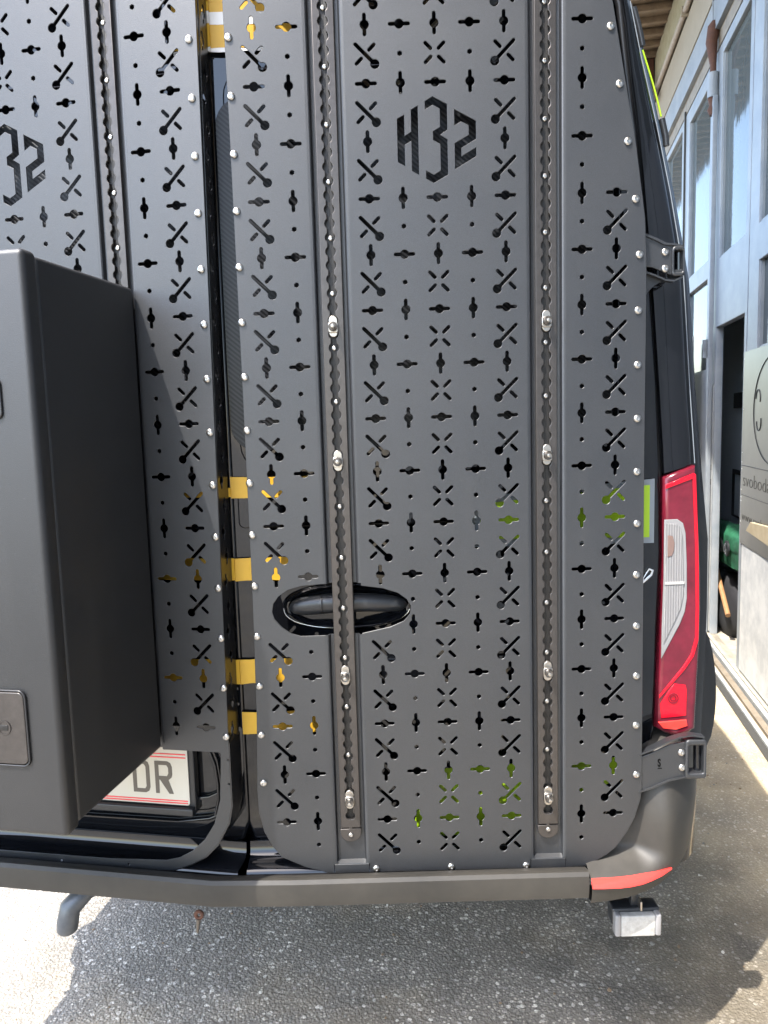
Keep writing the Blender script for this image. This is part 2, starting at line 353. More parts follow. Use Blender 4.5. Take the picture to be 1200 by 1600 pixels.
def text_mesh(s, size, depth, bold=0.0):
    cu = bpy.data.curves.new('t', 'FONT'); cu.body = s; cu.size = size; cu.extrude = depth/2; cu.offset = bold
    cu.align_x = 'LEFT'; ob = bpy.data.objects.new('t', cu); C.objects.link(ob)
    dg = bpy.context.evaluated_depsgraph_get(); dg.update()
    me = bpy.data.meshes.new_from_object(ob.evaluated_get(dg)); bpy.data.objects.remove(ob); me.materials.clear(); return me

# ================================================================== GROUND
bm = bmesh.new()
bmesh.ops.create_grid(bm, x_segments=2, y_segments=2, size=400)
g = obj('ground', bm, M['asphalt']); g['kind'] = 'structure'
bm = bmesh.new(); rg = random.Random(3)
for k in range(1100):
    x, y = rg.uniform(-1.5, 2.0), rg.uniform(1.45, 3.4); s_ = rg.choice((.0022, .003, .0035, .0045, .006))*rg.uniform(.7, 1.2)
    r_ = bmesh.ops.create_icosphere(bm, subdivisions=1, radius=s_, matrix=Matrix.Translation((x, y, s_*.25)) @ Matrix.Rotation(rg.uniform(0, 6), 4, 'Z') @ Matrix.Diagonal((1, rg.uniform(.6, 1), rg.uniform(.4, .7), 1)))
    mi = rg.randrange(3)
    for v in r_['verts']:
        v.co += Vector((rg.uniform(-.15, .15), rg.uniform(-.15, .15), rg.uniform(-.15, .15)))*s_
        for f in v.link_faces: f.material_index = mi
gv = obj('loose_grit', bm, None); gv['kind'] = 'stuff'
for nm, c_ in (('grit_grey', (.24, .22, .19)), ('grit_pale', (.50, .46, .39)), ('grit_brown', (.22, .15, .09))): gv.data.materials.append(mat(nm, c_, .8))

# ================================================================== VAN
M['shell'] = mat('gloss_black_side', (.004, .0045, .006), .12, 0, .35)
van = thing('camper_van', 'black panel van parked with its rear doors towards the viewer', 'van', (-.3, 1.6, 0))
# silhouette of the right body side (height -> local x at the corner)
SIL = [(.44, .640), (.757, .648), (1.155, .651), (1.301, .639), (1.696, .611), (1.855, .581), (1.975, .554), (2.209, .498), (2.45, .41), (2.60, .26), (2.66, .10)]
def xs(z):
    for (a, b), (c, d) in zip(SIL, SIL[1:]):
        if z <= c: return b+(d-b)*(z-a)/(c-a)
    return SIL[-1][1]
SEAM = -.310
AX = Vector((.14, .99, 0)).normalized()
rows = []
LW = .78
for z in [.44, .47, .60, .76, .9, 1.0, 1.155, 1.301, 1.5, 1.696, 1.855, 1.975, 2.209, 2.45, 2.60, 2.66]:
    x = xs(z); row = []
    bulge = .012*math.exp(-((z-1.0)/.35)**2)
    tap = x-.651
    def RP(a, w): p = FR @ Vector((a, z, -w)); return p
    def LP(a, w): p = FL @ Vector((a, z, -w)); return p
    ul = SEAM-LW-tap
    side_r = RP(x+.046+bulge, .21)
    side_l = LP(ul-.046, .21)
    row += [side_l+AX*5.2+Vector((.25, 0, 0)), side_l+AX*2.5, side_l+AX*.6, side_l, LP(ul-.02, .14), LP(ul+.01, .115), LP(ul+.08, .10), LP(SEAM-.3, .10), LP(SEAM, .10)]
    row += [RP(SEAM+.3, .10), RP(x-.11, .10), RP(x-.03, .115), RP(x+.012, .14), RP(x+.036+bulge, .17), side_r, side_r+AX*.6+Vector((.012, 0, 0)), side_r+AX*2.5, side_r+AX*5.2-Vector((.25, 0, 0))]
    rows.append(row)
bm, V = loft(rows, close_v=True)
bm.faces.new(V[0][::-1]); bm.faces.new(V[-1])
bmesh.ops.recalc_face_normals(bm, faces=bm.faces)
o = obj('body_shell', bm, M['shell'], van); smooth(o.data, 30)

box('bounce_plate', (-.9, 1.72, .425), (.60, 6.4, .438), mat('bounce_plate_grey', (.30, .28, .25), .8), van)  # unseen pale plate added to bounce light into the shade below the van
# ---- rear doors (skins), windows, tapes
gapx = [(2.7, .34), (2.45, .385), (2.209, .425), (1.975, .475), (1.78, .510), (1.656, .531), (1.483, .545), (1.305, .554), (1.15, .559), (.977, .553), (.776, .549), (.66, .535)]
def door_outline(sgn):
    R = [(x, z) for z, x in gapx]
    B = [(.52, .60), (.47, .555), (.40, .535)]
    if sgn > 0:
        return [(SEAM+.006, 2.7)] + R + B + [(SEAM+.06, .535), (SEAM+.02, .56), (SEAM+.006, .60)]
    mir = lambda x: SEAM-(x-SEAM)
    return [(SEAM-.006, 2.7)] + [(mir(x), z) for x, z in R+B] + [(SEAM-.06, .535), (SEAM-.02, .56), (SEAM-.006, .60)]
DW = .066
door_r = plate('rear_door', door_outline(1), .032, M['gloss'], van, FR, DW, .006, 2, 'right-hand rear door behind the perforated panel with the door handle')
door_l = plate('rear_door', door_outline(-1), .032, M['gloss'], van, FL, DW, .006, 2, 'left-hand rear door carrying the number plate')
def rrect(x0, z0, x1, z1, r, n=6):
    L = []
    for cx_, cz_, a0 in ((x1-r, z1-r, 0), (x0+r, z1-r, 90), (x0+r, z0+r, 180), (x1-r, z0+r, 270)):
        for k in range(n+1):
            a = R_(a0+90*k/n); L.append((cx_+r*math.cos(a), cz_+r*math.sin(a)))
    return L
plate('window_surround', rrect(SEAM+.03, 1.335, .47, 2.09, .05), .010, M['gloss'], door_r, FR, DW-.006, .003, 2)
plate('window_pane', rrect(SEAM+.015, 1.375, .455, 2.035, .05), .006, M['carbon'], door_r, FR, DW-.012, .001)
plate('window_surround', rrect(-1.05, 1.335, SEAM-.03, 2.09, .05), .010, M['gloss'], door_l, FL, DW-.006, .003, 2)
plate('window_pane', rrect(-1.03, 1.375, SEAM-.015, 2.035, .05), .006, M['carbon'], door_l, FL, DW-.012, .001)
# horizontal pressings in the door skins
for F, dd, x0, x1 in ((FR, door_r, SEAM+.02, .50), (FL, door_l, -1.08, SEAM-.02)):
    for z, hh in ((1.27, .05), (.93, .03)):
        plate('door_pressing', rrect(x0, z-hh, x1, z+hh/2, .012), .006, M['gloss'], dd, F, DW-.0062, .0028, 2)
# yellow tape strips (seen in the seam and through the cut-outs)
def tape(dd, F, x0, z0, x1, z1, m='yellow', w=DW-.0085):
    L = []; n = 6
    for i in range(n+1): L.append((x0+(x1-x0)*i/n, z0+random.uniform(-.0016, .0016)))
    for i in range(n+1): L.append((x1-(x1-x0)*i/n, z1+random.uniform(-.0016, .0016)))
    return plate('tape_strip', L, .0012, M[m], dd, F, w, 0)
for y0, y1, xl, xr in ((745, 777, 235, 492), (871, 906, 238, 455), (1029, 1066, 240, 470), (1111, 1144, 240, 500)):
    a = at(FR, 385, y0, DW); b = at(FR, 385, y1, DW); e = at(FR, xr, y0, DW)
    tape(door_r, FR, SEAM+.008, b[1], e[0], a[1])
    a = at(FL, 360, y0+(16 if y0 == 745 else 0), DW); b = at(FL, 360, y1, DW); e = at(FL, xl, y0, DW)
    if y0 != 1111: tape(door_l, FL, e[0], b[1], SEAM-.008, a[1])
for y0, y1, mm in ((-40, 8, 'yellow'), (8, 23, 'yellow'), (24, 43, 'whitetape'), (44, 80, 'yellow'), (80.5, 86, 'whitetape')):
    a = at(FR, 345, y0, DW); b = at(FR, 345, y1, DW)
    tape(door_r, FR, SEAM+.0, b[1], -.145, a[1], mm, DW-.012)
    tape(door_l, FL, SEAM-.075, b[1], SEAM-.002, a[1], mm, DW-.012)
# lime stickers
a = at(FR, 1013, 757, DW); b = at(FR, 742, 846, DW)
plate('sticker_border', [[(b[0]-.012, b[1]-.010), (a[0]+.010, b[1]-.012), (a[0]+.010, a[1]+.012), (b[0]-.012, a[1]-.016)]], .001, M['greytape'], door_r, FR, DW-.0075)
plate('lime_sticker', [[(b[0], b[1]+.006), (a[0], b[1]), (a[0], a[1]), (b[0]+.02, a[1]-.028)]], .001, M['lime'], door_r, FR, DW-.0092)
a = at(FR, 985, 1185, DW); b = at(FR, 640, 1312, DW)
plate('lime_sticker', [[(b[0], b[1]-.004), (b[0]+.11, b[1]+.002), (b[0]+.25, b[1]+.028), (a[0], a[1]-.030), (a[0]-.01, a[1]+.004), (b[0]+.20, a[1]-.004), (b[0]+.04, a[1]-.012)]], .001, M['lime'], door_r, FR, DW-.0012)
# chrome badge letter poking out beside the panel
L = pts(FR, [(1003, 903), (1013, 887), (1021, 890), (1018, 899), (1003, 912)], DW); Li = pts(FR, [(1005, 903), (1014, 890), (1017, 892), (1015, 897), (1005, 906)], DW)
plate('chrome_badge', [L, Li], .003, M['chrome'], door_r, FR, DW-.004, .0006)
# door handle
hx0, hz0 = at(FR, 448, 953, .04); hx1, _ = at(FR, 640, 950, .04)
cx, cz = (hx0+hx1)/2, 1.062
def ell(cx, cz, a, b, n=40, p=2.3):
    return [(cx+a*math.copysign(abs(math.cos(t))**(2/p), math.cos(t)), cz+b*math.copysign(abs(math.sin(t))**(2/p), math.sin(t))) for t in [2*math.pi*i/n for i in range(n)]]
rowsd = []
for k, (s, w) in enumerate(((1.0, DW), (.97, DW-.010), (.90, DW-.013), (.84, DW-.006), (.70, DW+.012), (.4, DW+.022), (.05, DW+.024))):
    E_ = ell(cx, cz-.006, .135*s, .048*(s if k < 3 else s*.92))
    rowsd.append([(p[0], p[1], -w) for p in E_])
bm, V = loft(rowsd, close_v=True); bm.faces.new(V[-1]); bmesh.ops.recalc_face_normals(bm, faces=bm.faces)
o = obj('handle_dish', bm, M['gloss'], door_r, FR); smooth(o.data, 60)
n = 26; hr_, pp = [], []
for i in range(n+1):
    u = i/n; x = hx0+.004+(hx1-hx0-.008)*u; e = min(1, math.sqrt(max(0, 1-(2*u-1)**6)))*1.0
    pp.append((x, cz+.006-.010*(2*u-1)**2, -(.036+.012*(2*u-1)**2))); hr_.append(max(.0015, .0195*e*(1.06-.18*u)))
me = tube(pp, hr_, 16)
for v in me.vertices: v.co.z = -.040+(v.co.z+.040)*.75
o = obj('door_handle', me, M['blackplastic'], door_r, FR)
obj('handle_joint', tube([(cx-.052+.0001*k, cz+.0045, -.037) for k in (0, 8)], .0200, 16), M['rubber'], door_r, FR)
o = obj('handle_dish_glint', tube([(p[0], p[1], -(DW-.011)) for p in ell(cx-.003, cz-.006, .128, .044)[20:41]], .0013, 8), M['chrome'], door_r, FR)  # chrome arc drawn in for the ring reflection in the glossy dish

# right corner pillar + tail lamp, and a mirrored pillar on the left for the side view
gapR = [(958, -60), (975, 0), (985, 100), (998, 200), (1009, 330), (1019, 460), (1028, 600), (1036, 733)]
silR = [(1086, 722), (1078, 600), (1070, 430), (1060, 370), (1048, 300), (1028, 200), (1003, 90), (985, 0), (965, -60)]
GP = pts(FR, gapR, .07); SP = pts(FR, silR, .07)
def pillar(F, GP, SP):
    rowsP = []
    n = 18; zt, zb = max(GP[0][1], SP[-1][1]), 1.305
    def interp(L, z):
        L = sorted(L, key=lambda p: p[1])
        for p, q in zip(L, L[1:]):
            if z <= q[1] and z >= p[1]: return p[0]+(q[0]-p[0])*(z-p[1])/(q[1]-p[1])
        return L[0][0] if z < L[0][1] else L[-1][0]
    for i in range(n+1):
        z = zb+(zt-zb)*i/n
        g_ = interp(GP, z); s = interp(SP, z)
        sl_ = .022*(1-i/n)**3 if i == 0 else 0
        R_w = []
        wd = s-g_
        for f, w in ((0, .10), (0, .075), (.03, .068), (.45, .068), (.8, .072), (.93, .080), (.985, .092), (1.0, .105), (1.0, .14)):
            zz = z+(f-.0)*.018*(1-i/n)**4
            R_w.append((g_+wd*f, zz, -w))
        rowsP.append(R_w)
    return rowsP
RP_ = pillar(FR, GP, SP)
bm, V = loft(RP_); bmesh.ops.recalc_face_normals(bm, faces=bm.faces); o = obj('corner_pillar', bm, M['gloss'], van, FR); smooth(o.data, 60)
mirR = [[(2*SEAM-p[0], p[1], p[2]) for p in r] for r in RP_]
bm, V = loft(mirR); bmesh.ops.recalc_face_normals(bm, faces=bm.faces); o = obj('corner_pillar', bm, M['gloss'], van, FL); smooth(o.data, 60)
# seal strip, then the edge highlight
obj('door_seal', tube([(a_, b_, -.088) for a_, b_ in pts(FR, [(p[0]-3, p[1]) for p in gapR]+[(1034, 800), (1033, 862), (1027, 987), (1020, 1137)], .07)], .007, 8), M['rubber'], van, FR)
obj('body_edge_highlight', tube([(a_, b_, -.100) for a_, b_ in pts(FR, [(986, 0), (1004, 90), (1029, 200), (1049, 300), (1069, 420), (1079, 600), (1087, 724)], .095)], .0011, 6), M['greytape'], van, FR)  # thin pale tube painted in as the highlight along the pillar edge

for nm, P_, r_, mm, w_ in (('side_stripe', [(1004, 78), (1012, 104), (1020, 130), (1027, 156), (1033, 182)], .0018, 'lime', .15), ('side_marker', [(1034, 186), (1037, 200), (1040, 214), (1041, 228)], .0065, 'blackplastic', .15), ('roof_rail_foot', [(990, 12), (996, 34), (1001, 56), (1004, 72)], .006, 'blackplastic', .15)):
    obj(nm, tube([(a_, b_, -w_) for a_, b_ in pts(FR, P_, w_)], r_, 8), M[mm], van, FR)
# ---- tail lamp
lampo = [(1036, 746), (1060, 736), (1087, 727), (1090, 790), (1093, 850), (1095, 900), (1095, 950), (1093, 1010), (1090, 1060), (1086, 1138), (1072, 1147), (1055, 1151), (1038, 1145), (1023, 1136), (1025, 1090), (1030, 1000), (1034, 930), (1036, 860), (1036, 800)]
lamp = plate('tail_lamp', pts(FR, lampo, .062), .05, M['red'], van, FR, .058, .010, 4)
def lpl(name, px, m, w=.0565, d=.004, bev=.0012): return plate(name, pts(FR, px, .058), d, M[m], lamp, FR, w, bev, 2)
lpl('lens_rim', [(1038, 812), (1058, 811), (1067, 817), (1071, 832), (1073, 880), (1073, 935), (1070, 955), (1062, 975), (1033, 1029), (1034, 980), (1037, 900)], 'lampclear')
lpl('clear_lens', [(1039, 818), (1056, 818), (1063, 824), (1066, 838), (1067, 880), (1067, 930), (1063, 950), (1055, 968), (1036, 1006), (1037, 970), (1039, 900)], 'lens', .0545)
lpl('indicator_reflector', [(1042, 836), (1050, 837), (1053, 848), (1052, 860), (1049, 868), (1042, 870)], 'orange', .0530, .003)
lpl('lens_divider', [(1038, 909), (1068, 908), (1068, 912), (1038, 913)], 'lampwhite', .0530, .003, .0005)
lpl('red_light_guide', [(1040, 757), (1084, 739), (1087, 741), (1091, 850), (1092, 950), (1091, 1000), (1084, 1025), (1070, 1046), (1030, 1091), (1030, 1086), (1066, 1042), (1079, 1022), (1086, 996), (1087, 950), (1086, 850), (1082, 748), (1040, 764)], 'redhot', .0560, .003, .0010)
lpl('stop_lens', [(1053, 1068), (1071, 1070), (1073, 1078), (1072, 1118), (1033, 1122), (1031, 1100), (1045, 1078)], 'redhot', .0562, .003)
lpl('lower_reflector', [(1028, 1128), (1072, 1124), (1074, 1134), (1056, 1140), (1036, 1138)], 'redrefl', .0560)
px_, pz_ = at(FR, 1052, 1091, .055)
for r_ in (.010, .0055):
    obj('bulb_ring', tube([(px_+r_*math.cos(2*math.pi*k/20), pz_+r_*math.sin(2*math.pi*k/20), -.0548) for k in range(21)], .0009, 6), M['red'], lamp, FR)
lampm = plate('tail_lamp', [(2*SEAM-x, z) for x, z in pts(FR, lampo, .062)], .05, M['red'], van, FL, .058, .010, 4)

# wheel arch flare / side moulding beyond the corner
o_ = ground(1112, 1000, .8)
rowsF = []
AXF = frame((0, 0, 0), AX)
for k in range(11):
    t = k/10; yy = 1.95; c = Vector((0, yy, 0))
    zc = .545+.33*t
    bul = math.sin(math.pi*t)**.6
    x_ = .838+.030*bul-.012*t
    rowsF.append([(x_-.16, yy-.0, zc), (x_-.03, yy-.02, zc), (x_-.004, yy-.008, zc), (x_, yy+.02, zc), (x_-.02, yy+.5, zc)])
sheet('side_moulding', rowsF, .01, M['blackplastic'], van)
bm = bmesh.new()
# wheels
def wheel(cx_, cy_):
    w = obj('wheel', lathe([(0, .10), (.16, .11), (.19, .09), (.19, -.09), (0, -.09)], 32), M['rim'], van, Matrix.Translation((cx_, cy_, .34)) @ Matrix.Rotation(math.pi/2, 4, 'Y') @ Matrix.Rotation(-.1, 4, 'X'))
    obj('tyre', lathe([(.19, .105), (.22, .12), (.31, .118), (.338, .09), (.34, 0), (.338, -.09), (.31, -.118), (.22, -.12), (.19, -.105)], 40), M['rubtyre'], w, WM[w.name])
bm.free()
for cx_, cy_ in ((.66, 2.75), (-.86, 2.75), (1.20, 6.0), (-.30, 6.2)): wheel(cx_, cy_)

# ---- bumper: one swept section bent at the seam, with a tall corner at the right
BP = []      # path: (frame, local x, offset w)
def bumper_section(F, x, dw, zt_, zb=.467, skew=0, inb=.10):
    s = [(-.006+dw, zt_-.04), (-.006+dw, zt_-.012), (-.010+dw, zt_-.008), (-.030+dw, zt_-.002), (-.038+dw, zt_-.002), (-.043+dw, zt_-.009), (-.044+dw, zb+.03), (-.040+dw, zb+.008), (-.02+dw, zb), (.10+dw, zb-.002)]
    return [F @ Vector((x+skew*q, z, -w)) for q, (w, z) in enumerate(s)]
ztop = .531
secs = []
for x, dw_ in ((-1.10, .40), (-1.095, .25), (-1.075, .12), (-1.04, .05), (-.98, .015), (-.90, 0), (-.8, 0), (-.6, 0), (-.45, 0), (-.36, 0)): secs.append(bumper_section(FL, x, dw_, ztop))
for x in (-.20, 0, .2, .3855): secs.append(bumper_section(FR, x, 0, ztop))
bm, V = loft(secs); bmesh.ops.recalc_face_normals(bm, faces=bm.faces)
bump = obj('bumper', bm, M['bumper'], van); smooth(bump.data, 32)
# corner piece (rows = sections going round the corner; each row from top to bottom)
def csec(x, w, zt_, zb, inx=.0, inw=.1):
    n = 40; L = []
    sm_ = lambda q: (lambda t: t*t*(3-2*t))(max(0, min(1, q)))
    up_ = max(0, .028-w)*(1-sm_((x-.485)/.085))
    lean = lambda z: up_*sm_((z-.500)/.050)+.055*sm_((z-.60)/.24)
    L.append((x-inx*1.0, zt_+.001, -(w+inw+lean(zt_))))
    L.append((x-inx*.25, zt_+.003, -(w+inw*.25+lean(zt_))))
    for i in range(n+1):
        f = i/n; z = zt_+(zb-zt_)*f
        e = .006*math.sin(math.pi*min(1, f*1.0))
        L.append((x+(e if inx else 0), z-(.0 if i else .004), -(w-e+lean(z))))
    L.append((x-inx*.6, zb-.002, -(w+inw*.6)))
    return L
KN = [(.3895, -.043, .528, .4665, 0, .1), (.43, -.042, .540, .470, 0, .1), (.47, -.037, .590, .474, .005, .1), (.505, -.029, .665, .480, .02, .09), (.538, -.015, .722, .488, .05, .08),
      (.570, .005, .748, .499, .08, .06), (.600, .031, .762, .512, .09, .05), (.626, .065, .775, .525, .10, .04), (.650, .11, .80, .535, .10, .02), (.672, .17, .80, .54, .10, 0), (.76, .42, .80, .54, .10, 0)]
def crom(K, t):
    k = min(int(t), len(K)-2); u = t-k; P = [K[max(k-1, 0)], K[k], K[k+1], K[min(k+2, len(K)-1)]]
    return [.5*((2*b)+(c-a)*u+(2*a-5*b+4*c-d)*u*u+(-a+3*b-3*c+d)*u**3) for a, b, c, d in zip(*P)]
CS = [csec(*crom(KN, (len(KN)-1)*q/60)) for q in range(61)]
bm, V = loft(CS); bmesh.ops.recalc_face_normals(bm, faces=bm.faces)
o = obj('bumper_corner', bm, M['bumper'], van, FR); smooth(o.data, 50)
# reflector follows the corner
def csurf(x, z):
    def atz(S_):
        R2 = sorted([(p[1], p[2]) for p in S_[2:-1]])
        for p, q in zip(R2, R2[1:]):
            if p[0] <= z <= q[0]: return p[1]+(q[1]-p[1])*(z-p[0])/max(1e-6, q[0]-p[0])
        return R2[0][1] if z < R2[0][0] else R2[-1][1]
    for A, B in zip(CS, CS[1:]):
        if A[4][0] <= x <= B[4][0]:
            f = (x-A[4][0])/(B[4][0]-A[4][0]); return atz(A)*(1-f)+atz(B)*f
    return CS[0][5][2]
def csurf_old(x, z):
    best = None
    for A, B in zip(CS, CS[1:]):
        xa, xb = A[4][0], B[4][0]
        if xa <= x <= xb:
            f = (x-xa)/(xb-xa); return A[5][2]+(B[5][2]-A[5][2])*f
    return CS[-1][5][2]
rowsR = []
def onsurf(px, py):
    w = -.04
    for _ in range(40):
        x, z = at(FR, px, py, w); x = max(x, .3896); w = .5*w+.5*(-csurf(x, z)-.0012)
    return (x, z, -w)
for (a, b), (c, d) in zip([(924, 1374), (945, 1373), (965, 1371.5), (985, 1369), (1005, 1365), (1022, 1361.5), (1036, 1358), (1048, 1355)], [(924, 1389), (945, 1388.5), (965, 1387.5), (985, 1385), (1003, 1381), (1017, 1375.5), (1032, 1368), (1047, 1357.5)]):
    rowsR.append([onsurf(a+(c-a)*f, b+(d-b)*f) for f in (0, .33, .66, 1)])
sheet('bumper_reflector', rowsR, -.004, M['redrefl'], bump, FR)
# black inner step under the doors
for F, a_, b_ in ((FR, SEAM+.012, .40), (FL, -1.06, SEAM-.012)):
    sheet('bumper_step', [[(x, z, -w) for w, z in ((.005, .49), (.0055, .519), (.012, .524), (.03, .525), (.05, .528), (.058, .54), (.06, .56))] for x in (a_, (a_+b_)/2, b_)], .004, M['gloss'], bump, F, 60)

# ---- number plate on the left door (only its right end shows past the box)
PW = .040
npx = [at(FL, 292, 1175, PW), at(FL, 296, 1258, PW)]
x1 = npx[0][0]; zt_ = at(FL, 275, 1176, PW)[1]+.012; zb_ = at(FL, 280, 1258, PW)[1]
npl = plate('number_plate', rrect(x1-.52, zb_, x1, zt_, .006, 3), .003, M['white'], van, FL, PW, .0006, 1, 'white number plate with thin red lines and DR at its right end')
plate('plate_holder', [rrect(x1-.535, zb_-.018, x1+.012, zt_+.014, .008, 3)], .02, M['blackplastic'], npl, FL, PW+.0035, .003, 2)
box('holder_lip', (x1-.535, zb_-.020, -PW-.02), (x1+.010, zb_-.003, -PW+.010), M['blackplastic'], npl, FL, .003)
for z in (zb_+.0035, zb_+.0085, zt_-.017, zt_-.024):
    box('plate_line', (x1-.515, z, -PW), (x1-.004, z+.0024, -PW+.0007), M['platered'], npl, FL)
zl = at(FL, 256, 1239.5, PW)[1]; zh = at(FL, 256, 1189.3, PW)[1]; s_ = .0085
def lx(px): return at(FL, px, 1215, PW)[0]
def letter(polys): plate('plate_letter', polys, .0008, M['platetext'], npl, FL, PW-.0007)
x0, x1_ = lx(208), lx(234.3); h_ = zh-zl
letter([[(x0, zl), (x1_-.010, zl), (x1_-.003, zl+.004), (x1_, zl+.012), (x1_, zh-.012), (x1_-.003, zh-.004), (x1_-.010, zh), (x0, zh)],
        [(x0+s_, zl+s_), (x1_-.012, zl+s_), (x1_-s_, zl+.014), (x1_-s_, zh-.014), (x1_-.012, zh-s_), (x0+s_, zh-s_)]])
x0, x1_ = lx(242.6), lx(269.5); mz = zl+h_*.42
letter([[(x0, zl), (x0+s_, zl), (x0+s_, mz), (x0+.011, mz), (x1_-s_, zl), (x1_+.001, zl), (x1_-.009, mz), (x1_-.002, mz+.006), (x1_, mz+.013), (x1_, zh-.012), (x1_-.003, zh-.004), (x1_-.010, zh), (x0, zh)],
        [(x0+s_, mz+s_), (x1_-.012, mz+s_), (x1_-s_, mz+.015), (x1_-s_, zh-.014), (x1_-.012, zh-s_), (x0+s_, zh-s_)]])
# raised ledges in the left door below the plate
for z0, z1, d, mm in ((.612, .640, .012, 'gloss'), (.590, .594, .015, 'gloss')):
    L = [(-1.05, z0), (-.47, z0+.004), (-.40, z0+.014), (-.345, z0+.035), (-.345, z1+.045), (-.40, z1+.018), (-.47, z1+.006), (-1.05, z1)]
    plate('door_ledge', L, d, M[mm], door_l, FL, DW-d, .004, 3)
# chrome reflective crescent at the right of the plate
obj('trim_moulding', tube([(a_, b_, -.055) for a_, b_ in pts(FL, [(327, 1172), (336, 1195), (341, 1225), (342, 1250), (337, 1275)], .055)], .004, 8), M['gloss'], door_l, FL)

# tow hook, eye bolt
hk = [at(FL, 118, 1405, .02), at(FL, 108, 1420, .02), at(FL, 106, 1440, .02), at(FL, 106, 1462, .02)]
obj('tow_hook', tube([(hk[0][0]+.035, hk[0][1]+.01, -.10), (hk[0][0]+.005, hk[0][1], -.05), (hk[1][0], hk[1][1], -.025), (hk[2][0], hk[2][1], -.02), (hk[3][0], hk[3][1]+.016, -.02), (hk[3][0], hk[3][1]+.010, -.02)], [.019, .021, .023, .023, .022, .018], 16), M['greypaint'], van, FL)
b0 = at(FR, 311, 1432, .10)
eb = obj('eye_bolt', tube([(b0[0]+.007*math.cos(2*math.pi*k/16), b0[1]+.004+.008*math.sin(2*math.pi*k/16), -.10) for k in range(17)], .0042, 8), M['rust'], van, FR)
obj('bolt_shank', tube([(b0[0]-.001, b0[1]-.004, -.10), (b0[0]-.003, b0[1]-.016, -.101), (b0[0]-.006, b0[1]-.038, -.103)], [.0065, .0045, .003], 8), M['darksteel'], eb, FR)

# ================================================================== reversing lamp under the bumper
lo = at(FR, 958, 1462, .02); hi = at(FR, 1030, 1425, .02)
rl = thing('reversing_lamp', 'small rectangular white work lamp hanging under the right end of the bumper', 'lamp', FR @ Vector((lo[0], lo[1], -.02)))
lx0, lx1, lz0, lz1 = lo[0], hi[0], lo[1]+.006, hi[1]+.002
box('housing', (lx0-.002, lz0+.014, -.058), (lx1+.002, lz1+.008, -.020), M['blackplastic'], rl, FR, .005)
box('lens_block', (lx0+.012, lz0, -.030), (lx1-.012, lz1, -.006), M['lampwhite'], rl, FR, .003)
box('lens_end', (lx0, lz0+.001, -.034), (lx0+.0125, lz1+.003, -.004), M['lampclear'], rl, FR, .004)
box('lens_end', (lx1-.0125, lz0+.001, -.034), (lx1, lz1+.003, -.004), M['lampclear'], rl, FR, .004)
mxx = (lx0+lx1)/2
box('bracket', (mxx-.008, lz1+.004, -.045), (mxx+.008, lz1+.045, -.030), M['blackplastic'], rl, FR, .002)
box('bracket_clip', (mxx+.006, lz1+.006, -.032), (mxx+.010, lz1+.026, -.012), M['zinc'], rl, FR, .001)

# ================================================================== perforated carrier panels
Z0 = 2.130                         # height of pattern row 0, rows 0.05 apart
def circ(x, z, r, n=14, a0=0): return [(x+r*math.cos(a0+2*math.pi*i/n), z+r*math.sin(a0+2*math.pi*i/n)) for i in range(n)]
def slot(xa, za, xb, zb, r, n=5):
    a = math.atan2(zb-za, xb-xa); L = []
    for k in range(n+1): t = a-math.pi/2+math.pi*k/n; L.append((xb+r*math.cos(t), zb+r*math.sin(t)))
    for k in range(n+1): t = a+math.pi/2+math.pi*k/n; L.append((xa+r*math.cos(t), za+r*math.sin(t)))
    return L
SR = .0032; KR = .0083
def slotkey(x, z, ang, L0=.0198, kc=0.0):
    """straight slot with a round hole at kc along it"""
    th = math.asin(SR/KR); P = []; d = math.sqrt(KR*KR-SR*SR)
    if kc == 0:
        for k in range(5): t = -math.pi/2+math.pi*k/4; P.append((L0-SR+SR*math.cos(t), SR*math.sin(t)))
        for k in range(7): t = th+(math.pi-2*th)*k/6; P.append((KR*math.cos(t), KR*math.sin(t)))
        for k in range(5): t = math.pi/2+math.pi*k/4; P.append((-L0+SR+SR*math.cos(t), SR*math.sin(t)))
        for k in range(7): t = math.pi+th+(math.pi-2*th)*k/6; P.append((KR*math.cos(t), KR*math.sin(t)))
    else:
        for k in range(12): t = -math.pi+th+(2*math.pi-2*th)*k/11; P.append((kc+KR*math.cos(t), KR*math.sin(t)))
        for k in range(5): t = math.pi/2+math.pi*k/4; P.append((-.0245+SR*math.cos(t), SR*math.sin(t)))
    c, s = math.cos(ang), math.sin(ang)
    return [(x+p*c-q*s, z+p*s+q*c) for p, q in P]
D45 = .7071
def Xkey(x, z, right):            # circle at lower right (True) or lower left
    sg = 1 if right else -1
    out = [slotkey(x, z, -math.pi/4 if right else -3*math.pi/4, kc=.0240)]
    for q in (1, -1): out.append(slot(x+sg*q*.0072, z+q*.0072, x+sg*q*.0160, z+q*.0160, SR))
    return out
def X4(x, z):
    return [slot(x+a*.0072, z+b*.0072, x+a*.0165, z+b*.0165, SR) for a in (1, -1) for b in (1, -1)]
def hexh(x, z): return [circ(x, z, .0046, 6, math.pi/6)]
def holes(cols, lo, hi, skip):
    L = []
    for (x, kind) in cols:
        for h in range(lo[x], hi[x]+1):
            z = Z0-.05*h
            if skip(x, h): continue
            if h % 2 == 0:
                vert = (h % 4 == 0) if kind != 's' else (h % 4 == 2)
                L.append(slotkey(x, z, math.pi/2 if vert else 0))
            elif kind == 's': L += hexh(x, z)
            elif kind == 'x': L += X4(x, z)
            else: L += Xkey(x, z, kind == 'r')
    return L
CH = .036; ZTOP = 2.50
cut = [(-.222, 1.062), (-.219, 1.078), (-.209, 1.092), (-.190, 1.105), (-.164, 1.112), (-.1197, 1.1148)]
